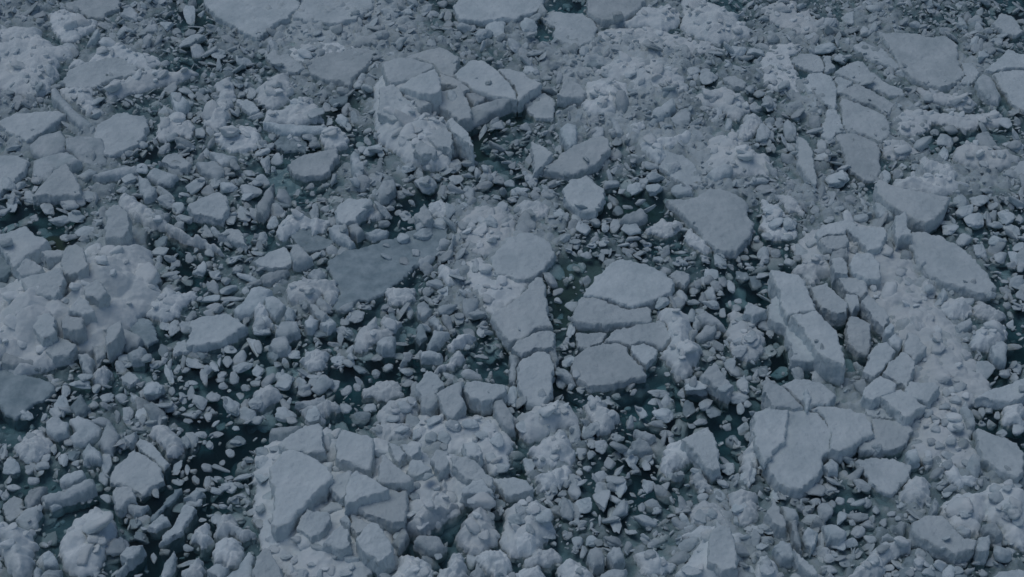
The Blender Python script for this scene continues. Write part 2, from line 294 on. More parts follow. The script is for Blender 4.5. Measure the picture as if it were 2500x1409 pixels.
s|B4|.4|t0:.1|510,490 580,480 620,560 620,605 520,600||
s|B4|.42|t0:.1|625,540 680,450 780,445 860,520 850,620 760,630 660,590|rounded hexagonal slab on the upper part of the rubble raft|the hexagonal slab
s|B4|.3||530,620 620,610 740,640 760,720 700,760 620,720||
h|B4|.32||200,580 300,490 380,450 500,480 510,580 420,600 400,660 350,680 310,600|snowy knuckle of ice hanging over a dark hole, left of the rubble raft|
s|B4|.55|t.04:.05|75,570 150,575 270,595 320,670 350,740 390,850 280,870 190,880 150,820 110,680|upper of two clean oblong slabs raised beside the curved black lead|the upper oblong slab
s|B4|.55|t.04:.05|205,893 300,883 390,855 440,910 540,990 570,1100 595,1255 500,1220 420,1190 350,1060 300,980|lower of two clean oblong slabs raised beside the curved black lead|the lower oblong slab
f|B4|.32|k.6|40,850 60,790 120,750 150,830 200,890 300,990 400,1180 530,1260 430,1220 220,1200 210,1080 150,950 70,900|curved ice ledge under the oblong slabs, edging the black lead|the curved ledge
s|B4|.38|t.1:.15|345,690 470,655 530,720 610,800 610,860 540,880 440,830 380,770|smooth slab between the oblong slabs and the rubble raft|
s|B4|.3|t.1:.1|600,740 690,740 700,800 650,860 620,820||
s|B4|.35|t.1:.1|710,780 770,730 880,840 910,890 880,980 800,900||
s|B4|.2|t0:.2|600,1000 640,890 700,900 780,960 780,1100 750,1165 680,1160 620,1100|dim half-sunk block standing in a black pool beside the oblong slabs|
s|B4|.33|t.1:.15|720,1300 830,1090 900,1085 960,1160 880,1270 790,1340||
s|B4|.36|t.1:.15|870,1310 940,1210 1020,1150 1100,1230 1080,1300 1040,1409 950,1350||
b|B4|.33||910,1050 950,1010 1010,1060 990,1110 930,1100||
b|B4|.3||880,990 930,950 955,980 900,1020||
s|B4|.33|t.1:.1|1020,1160 1050,1020 1120,1040 1180,1120 1090,1210||
s|P|.36||2110,944 2150,912 2194,935 2180,955 2130,975 2108,965||
h|B4|.26||1130,660 1190,640 1250,710 1240,780 1150,740||
b|B4|.25||1260,730 1310,700 1345,750 1300,780||
h|B4|.28||1260,830 1330,760 1470,760 1510,830 1450,890 1340,900|rounded lump in front of the long slanting floe's lower edge|
h|B4|.24||1500,830 1560,780 1700,850 1750,890 1670,940 1550,900||
h|B4|.32||1510,1000 1600,960 1740,960 1780,1030 1700,1090 1620,1130 1510,1110||
b|B4|.3||1650,1100 1720,1060 1770,1090 1740,1190 1680,1180||
b|B4|.22||1390,950 1500,910 1510,950 1430,990||
h|B4|.2||100,30 190,20 290,110 290,150 180,130||
h|B4|.15||0,60 100,100 240,250 260,320 180,340 60,340 0,260||
s|C4|.24||1540,110 1620,60 1760,20 1900,-30 1900,90 1800,150 1660,130|pointed floe at the right edge, two thirds of the way down|the right-edge wedge
b|C1|.22||330,290 400,250 470,280 470,350 400,385 340,350||
b|C1|.16||490,270 560,245 660,270 720,320 690,380 620,430 540,430 490,390 540,350|bitten-edged plate of ice in the lower left, left of a similar plate|the bitten-edged plate
b|C1|.18||740,330 790,280 860,370 820,440 800,490 740,490 700,420||
b|C1|.14|g|500,170 580,100 640,180 600,230 530,230||
h|C1|.25||90,480 180,400 260,350 350,410 340,500 250,550 150,540||
b|C1|.2||590,490 640,440 720,500 720,555 590,560||
b|C1|.22||420,690 480,660 590,645 600,690 520,720 440,720||
b|C1|.26||290,810 350,780 470,765 590,720 660,700 680,750 600,790 440,830 310,840|long rounded bar of ice lying level near the lower left edge|the lower-left bar
b|C1|.08||300,860 400,840 480,840 440,890 370,920 310,890||
b|C1|.22||165,830 220,770 330,750 260,840 200,890||
f|C1|.0||20,920 90,820 150,850 170,950 80,1000||
b|C1|.12||100,980 160,920 270,890 290,930 250,1030 160,1040||
s|C1|.14|t0:.05|790,720 820,620 880,560 960,500 1060,540 1140,600 1170,710 1080,770 1010,820 950,760|fan-shaped dull floe with a pale left half in the lower left|the fan-shaped floe
s|C1|.3|t0:.3|815,760 945,755 965,830 900,860 850,930 820,880|bright tilted block at the foot of the fan-shaped dull floe|
b|C1|.14||880,880 1060,880 1010,940 950,955||
b|C1|.18||890,400 980,355 970,410 930,450||
h|C1|.25||1060,380 1100,330 1200,320 1260,380 1330,440 1310,500 1250,520 1200,520 1130,440||
f|C1|.1||970,450 1000,400 1060,430 1150,500 1200,590 1170,630 1090,560 1000,490||
h|C1|.45|k|400,1210 420,1120 550,970 640,900 740,900 800,960 840,1060 800,1150 740,1240 700,1350 560,1370 460,1320 430,1200|big rounded boulder of ice with a step across it, lower left|the stepped boulder
h|C1|.45||-120,1020 0,1010 130,1050 230,1040 250,1120 260,1150 230,1180 260,1270 170,1400 100,1380 20,1280 0,1200 -120,1200|massive white block at the left edge near the bottom corner|the bottom-left block
b|C1|.22||310,1230 350,1205 400,1280 370,1310 320,1310||
b|C1|.25||230,1370 260,1330 300,1350 285,1440 230,1440||
b|C1|.28||290,1390 340,1340 430,1340 440,1470 290,1470||
b|C1|.28||860,1240 910,1180 1030,1170 1000,1220 910,1280||
b|C1|.15||830,1370 900,1290 960,1270 940,1310 860,1380||
f|C1|.15||1130,1160 1160,1100 1240,1020 1290,900 1330,870 1385,910 1360,980 1280,1090 1200,1140|curved banana-shaped slab in black water at the lower left|the banana-shaped slab
f|C1|.08|g|1070,990 1160,880 1250,770 1300,780 1220,870 1110,980||
b|C1|.14||1060,1030 1160,950 1215,1000 1110,1050||
b|C1|.14||1150,1420 1180,1300 1240,1200 1265,1240 1230,1350 1180,1430||
b|C1|.14||1310,830 1400,770 1470,800 1400,850||
h|C1|.25||1360,1120 1400,1050 1490,1020 1500,1100 1530,1130 1440,1200 1370,1150||
h|C1|.28||1540,1110 1600,950 1660,960 1720,1040 1850,1090 1830,1130 1720,1120 1650,1080||
h|C1|.32||1520,1150 1620,1110 1700,1120 1750,1200 1700,1290 1630,1330 1590,1290 1530,1290|flat-topped dimpled block at the lower left beside the black water|the dimpled block
b|C1|.28||1480,1350 1560,1300 1640,1330 1580,1430||
b|C1|.3||1600,1390 1700,1330 1780,1220 1830,1260 1800,1440 1600,1440||
h|C1|.3||1300,1350 1350,1310 1420,1240 1470,1290 1480,1400 1300,1440||
b|C2|.3||110,360 120,320 350,320 320,360 180,385|level shelf of ice at the back left corner of the slab pile|
h|C2|.3|k|0,480 120,400 180,380 520,320 570,350 850,400 970,430 1180,460 1260,520 1400,490 1720,690 1700,830 1500,840 1490,900 1340,1010 1200,1070 1080,1060 980,1130 1000,1230 890,1300 800,1440 200,1440 50,1200 0,960|wide base of rubble carrying the pile of clean slabs at bottom centre|the slab pile
s|C2|.5|t0:.08|175,450 310,370 360,330 470,305 500,370 490,400 510,500 400,530 250,500|clean slab at the back left of the slab pile at bottom centre|the back slab
s|C2|.6|t0:.08|115,620 230,510 290,505 420,545 530,620 560,690 510,750 440,800 380,860 240,1030 150,1060 125,1030 150,860 130,720|largest clean slab of the bottom slab pile, shaped like an arrowhead|the arrowhead slab
s|C2|.5|t.04:.08|590,560 595,430 640,350 730,370 850,410 845,600 830,640 720,600|squarish clean slab at the back of the bottom slab pile|the squarish slab
s|C2|.45||550,740 600,680 700,650 680,740 640,840 570,800||
s|C2|.42|k.25|680,900 800,840 960,800 940,760 1040,790 1110,770 1090,900 1080,1010 1000,1010 830,960|broad slab lying beneath the pointed middle slab of the bottom pile|
s|C2|.62|t0:.06|655,890 650,840 690,680 740,645 860,700 960,780 930,800 800,830 730,870|pointed middle slab with a dark under-edge in the bottom slab pile|the pointed middle slab
s|C2|.55|t-.05:.1|900,720 905,600 930,530 1000,600 1090,670 1140,710 1090,740 960,740|triangular slab right of the pointed middle slab in the bottom pile|
s|C2|.42|t.1:.1|965,430 1050,470 1090,520 1030,590 990,540||
s|C2|.4|t.1:.1|1050,455 1190,460 1190,510 1130,560 1090,540||
s|C2|.45|t0:.1|1265,560 1310,490 1390,520 1410,600 1330,660 1290,620||
s|C2|.42|t0:.1|1100,630 1130,560 1200,570 1265,630 1180,680 1120,670||
s|C2|.45|t0:.3|1410,540 1500,530 1600,570 1700,680 1720,760 1640,740 1500,680 1420,600|arched slab with a shaded front at the right end of the slab pile|the arched slab
s|C2|.38|t0:.3|1480,800 1560,710 1640,700 1710,800 1600,820||
h|C2|.42||1100,1050 1200,870 1310,790 1320,680 1390,700 1400,800 1300,920 1490,840 1470,900 1310,1010 1200,1070|diagonal snowy ridge right of the bottom slab pile|the diagonal snowy ridge
s|C2|.38||1490,450 1570,440 1640,480 1620,550 1530,530||
b|C2|.35||1200,110 1240,85 1310,100 1320,150 1260,190 1205,170||
s|C2|.4|t0:.2|1310,100 1380,50 1500,0 1480,100 1510,160 1440,270 1380,250 1340,150|tooth-shaped block pointing down, above the crackled snow sheet|
s|C2|.36|t0:.1|1490,50 1530,0 1800,30 1800,70 1720,130 1640,155 1550,120|bathtub-shaped block with a hollow top, left of the tongue-shaped slab|the hollow block
s|P|.35|t0:.25|1015,945 1042,899 1070,915 1085,940 1060,965 1030,970||
b|C2|.32||1720,140 1790,130 1860,230 1870,310 1800,310 1730,200||
h|C2|.3||890,230 960,150 1130,80 1190,170 1200,200 1150,250 1010,290 920,340||
h|C2|.28||1150,255 1215,205 1350,250 1500,230 1700,240 1810,330 1860,460 1800,600 1720,640 1600,560 1420,500 1260,490 1180,450 1150,340|crackled sheet of packed snow lumps above the arched slab|the crackled snow sheet
h|C2|.22||830,330 930,300 1130,310 1130,420 930,410||
h|C2|.25||340,200 420,180 520,130 600,150 620,200 500,220 490,280 380,290||
h|C2|.2||780,60 900,0 1060,0 1060,90 950,120 790,100||
b|C2|.18||300,150 400,130 500,95 520,130 400,175||
h|C2|.28||0,80 110,25 170,60 200,100 100,160 0,200||
s|C2|.42|t0:.15|290,1060 380,920 460,930 530,960 540,1000 480,1100 410,1150|dull oblong slab in front of the arrowhead slab|
b|C2|.32||470,910 540,870 640,850 650,910 500,950||
s|C2|.48|t0:.3|500,1160 560,1080 620,1020 680,1060 690,1190 640,1210|left of two house-shaped slabs at the front of the bottom pile|
s|C2|.48|t0:.25|730,1140 840,1010 880,1030 960,1130 1000,1230 900,1300 780,1210|right of two house-shaped slabs at the front of the bottom pile|the house-shaped slab
b|C2|.4||620,990 660,940 690,1000 680,1040||
s|C2|.36||690,950 800,1010 820,1050 730,1100 700,1060||
h|C2|.36||60,1120 200,1050 290,1090 370,1110 300,1180 180,1230 90,1190||
s|C2|.38|t0:.2|0,1340 20,1270 80,1200 130,1230 200,1350 220,1470 0,1470|smooth tombstone-shaped slab at the bottom edge, left of the slab pile|the tombstone slab
b|C2|.22||980,1150 1070,1060 1110,1100 1030,1200||
b|C2|.24||1150,1140 1200,1100 1330,1110 1390,1160 1310,1200 1200,1180|flat lump at the right end of the bottom pile by the olive water|
h|C2|.42||990,1390 1040,1290 1030,1240 1100,1215 1170,1230 1250,1290 1280,1409 1280,1490 980,1490|big rounded lump at the bottom edge right of the slab pile|the bottom-edge lump
h|C2|.38||1300,1409 1330,1340 1400,1300 1420,1250 1480,1240 1530,1330 1500,1440 1300,1460||
h|C2|.4||1420,1100 1480,1030 1540,930 1600,860 1680,870 1720,1000 1770,1090 1740,1150 1640,1180 1560,1230 1490,1190|tall lumpy boulder standing in olive-black water, lower centre|the tall lumpy boulder
h|C2|.36||1580,1230 1700,1190 1800,1200 1850,1290 1820,1370 1730,1400 1640,1330||
b|C2|.25||1550,1370 1600,1310 1660,1380 1600,1430||
h|P|.42||1225,1290 1230,1240 1260,1220 1310,1215 1355,1245 1350,1290 1310,1330 1250,1340 1232,1320|white boulder with knobs right of the tall lumpy boulder|the knobbed boulder
f|C2|.22||1730,710 1879,690 1950,720 1990,770 1900,820 1800,820||
h|C3|.36||60,260 100,200 230,170 330,140 440,140 500,240 530,300 440,320 370,310 270,380 150,420 70,330|pale hummock below the tongue-shaped slab|the pale hummock
h|C3|.38||140,480 280,390 380,330 440,390 490,500 450,570 330,590 210,590|smooth blunt boulder in front of the pale hummock|the blunt boulder
h|C3|.25||210,700 300,620 440,600 440,700 350,760 260,790||
h|C3|.34||530,170 570,120 690,140 720,200 760,190 800,260 740,340 640,360 590,300|bright tapering block floating alone in dark teal water, lower centre|the tapering block
s|C3|.36|t0:.08|1250,420 1430,320 1480,400 1510,520 1530,620 1460,630 1390,580 1330,490|clean triangular slab overhanging dark water, right of lower centre|the overhanging triangle
h|C3|.28||1100,500 1160,460 1240,420 1300,480 1330,540 1220,590 1130,650 1090,590||
b|C3|.16||1180,665 1240,635 1265,650 1230,685||
b|C3|.2||890,440 940,405 1050,465 1000,490 900,490||
b|C3|.18||910,340 960,350 1070,380 1010,420 940,400||
h|C3|.36||0,1130 60,1080 140,1010 190,1050 240,1150 200,1210 60,1240||
h|C3|.25||130,1290 220,1200 320,1200 370,1250 290,1310 160,1310||
h|C3|.3||0,1390 140,1330 230,1315 280,1409 280,1470 0,1470||
h|C3|.32||380,1330 430,1260 520,1290 600,1350 640,1409 640,1470 400,1470||
b|C3|.3||580,1230 630,1190 700,1240 690,1290 610,1320||
b|C3|.3||700,1240 760,1180 820,1190 830,1260 760,1310||
h|C3|.3||900,1220 960,1210 1050,1220 1190,1310 1170,1360 1100,1390 1000,1370 930,1300||
b|C3|.3||660,1370 760,1330 850,1340 820,1430 670,1430||
h|C3|.4||1260,1080 1350,1030 1480,1005 1600,1060 1690,1090 1650,1350 1520,1450 1220,1450 1210,1350 1300,1270 1370,1150|bulky pale mass at the bottom edge right of the dark water|the bulky bottom mass
s|C3|.5|t0:.2|1430,1290 1450,1080 1500,1010 1600,1060 1640,1180 1650,1340 1540,1360|upright smooth slab frozen into the bulky mass at the bottom edge|
h|C3|.22||1290,710 1330,630 1400,620 1440,700 1480,790 1380,770||
h|C3|.26||1310,930 1400,860 1530,870 1560,960 1590,1040 1470,1000 1320,1020||
h|C3|.3||1580,790 1700,780 1780,800 1800,980 1720,1010 1610,960 1590,880||
h|C3|.3||1680,560 1700,480 1760,410 1820,440 1830,560 1770,640 1740,740 1680,700||
f|C4|.32|k.5|-60,220 40,190 160,175 300,205 400,230 460,280 500,380 490,440 440,560 430,640 360,720 290,770 200,770 130,730 60,660 20,590 -30,500 -60,400|big rounded clean slab, leftmost of the three fanned slabs at lower right|the big rounded slab
s|C4|.4|k.12|-55,225 40,195 195,205 165,420 60,550 25,575 -45,450|thin overlapping plate on the left half of the big rounded slab|
s|C4|.28||345,205 420,170 600,205 740,235 790,300 795,370 650,470 560,510 485,505 505,400 468,290 405,225|middle of the three fanned slabs at lower right, with a notched back|the middle fanned slab
f|C4|.2||795,270 1010,275 1080,350 1040,440 960,480 830,500 700,500 690,480 805,375 800,300|rightmost of the three fanned slabs at lower right, lying lowest|the right fanned slab
f|C4|.12||660,570 780,540 930,550 1040,590 1080,580 1060,680 980,740 930,800 870,790 790,730 730,650|grey sunken-looking floe with a snowy right rim, below the fanned slabs|the snow-rimmed floe
s|C4|.4|t0:.1|10,80 40,10 150,40 230,110 310,180 250,200 80,185||
s|C4|.36|t0:.08|150,30 300,-20 430,20 525,100 470,160 350,190 290,150||
b|C4|.42||285,130 310,65 360,120 330,200|small spike of ice standing where three slabs meet at lower right|
f|C4|-.06||530,150 640,90 730,100 740,170 620,210 540,190||
s|C4|.33||840,110 1000,50 1130,160 1180,180 1060,270 1030,275 960,210||
s|C4|.38||1030,60 1080,0 1250,10 1280,40 1200,140 1100,130||
f|C4|.15||740,180 830,140 960,220 1010,265 800,255 740,225||
h|C4|.2||1095,460 1130,250 1250,90 1300,0 1500,10 1530,150 1440,250 1540,300 1500,400 1550,520 1550,640 1300,560 1180,620||
f|C4|.24|k.4|1530,330 1600,340 1720,400 1820,450 1870,530 1875,650 1840,690 1700,640 1580,560 1540,440|flat dull floe with a sharp lower right corner near the right edge|the sharp-cornered floe
b|C4|.2||1420,190 1460,140 1540,270 1540,310 1480,310||
h|C4|.28||1720,170 1800,150 1879,170 1879,310 1740,290||
b|C4|.16||430,620 500,550 560,590 550,640 480,650||
h|C4|.3||990,830 1060,680 1110,660 1220,730 1210,830 1150,890 1080,860|rough peaked lump behind the wavy crack, right of the snow-rimmed floe|the rough peaked lump
h|C4|.25||1280,600 1300,560 1350,560 1440,670 1600,700 1540,740 1420,750 1330,700||
h|C4|.3||1280,890 1400,800 1540,800 1640,730 1760,720 1900,780 1900,1200 1740,1120 1720,1030 1640,1000 1620,910 1570,960 1560,1090 1450,1060 1360,1040||
s|C4|.32|t0:.08|1070,1060 1070,1000 1220,945 1290,970 1370,1060 1440,1130 1540,1140 1530,1200 1400,1250 1300,1200 1150,1140 1080,1100|wide smooth slab sloping forward near the bottom right|the wide sloping slab
b|C4|.32||1545,1190 1560,1110 1630,1095 1650,1140 1620,1230 1560,1220|barrel-shaped block at the right end of the wide sloping slab|
b|C4|.25||1370,1050 1440,1040 1500,1070 1480,1110 1390,1090||
b|C4|.28||1590,1030 1680,1010 1745,1080 1680,1110 1600,1080||
h|C4|.26||760,1230 870,1150 1010,1120 1090,1150 1070,1220 960,1260 880,1290 890,1360 700,1440 560,1440||
h|C4|.14|g|960,1440 1000,1300 1100,1210 1200,1210 1260,1300 1350,1300 1480,1390 1480,1440||
f|C4|.12||1660,1409 1690,1350 1900,1350 1900,1460 1650,1460||
s|C4|.35|t.2:.2|20,960 80,840 130,900 170,1040 100,1040|upright pointed blade left in the rubble at the bottom right of centre|
b|C4|.28||130,890 250,910 270,960 220,1000 170,990||
b|C4|.28||440,1010 540,1030 620,1080 560,1130 480,1120||
b|C4|.25||300,1110 330,1060 400,1080 380,1150 360,1190||
b|C4|.3||200,1010 250,1000 290,1120 290,1190 220,1140||
s|C4|.35|t.2:.2|220,1190 300,1250 380,1340 420,1390 370,1390 270,1310|narrow willow-leaf slab at the bottom edge right of centre|
b|C4|.3||80,1190 130,1140 220,1160 230,1240 150,1250||
h|C4|.3||-20,1240 40,1260 110,1310 120,1440 -60,1440||
b|C4|.18||840,1110 900,1080 970,1120 860,1135||
b|C4|.18||945,1040 1000,1000 1040,1020 1010,1080||
b|C4|.24||1040,500 1110,480 1140,560 1060,560||
b|C4|.24||1215,880 1240,840 1280,880 1270,930 1220,940||
"""
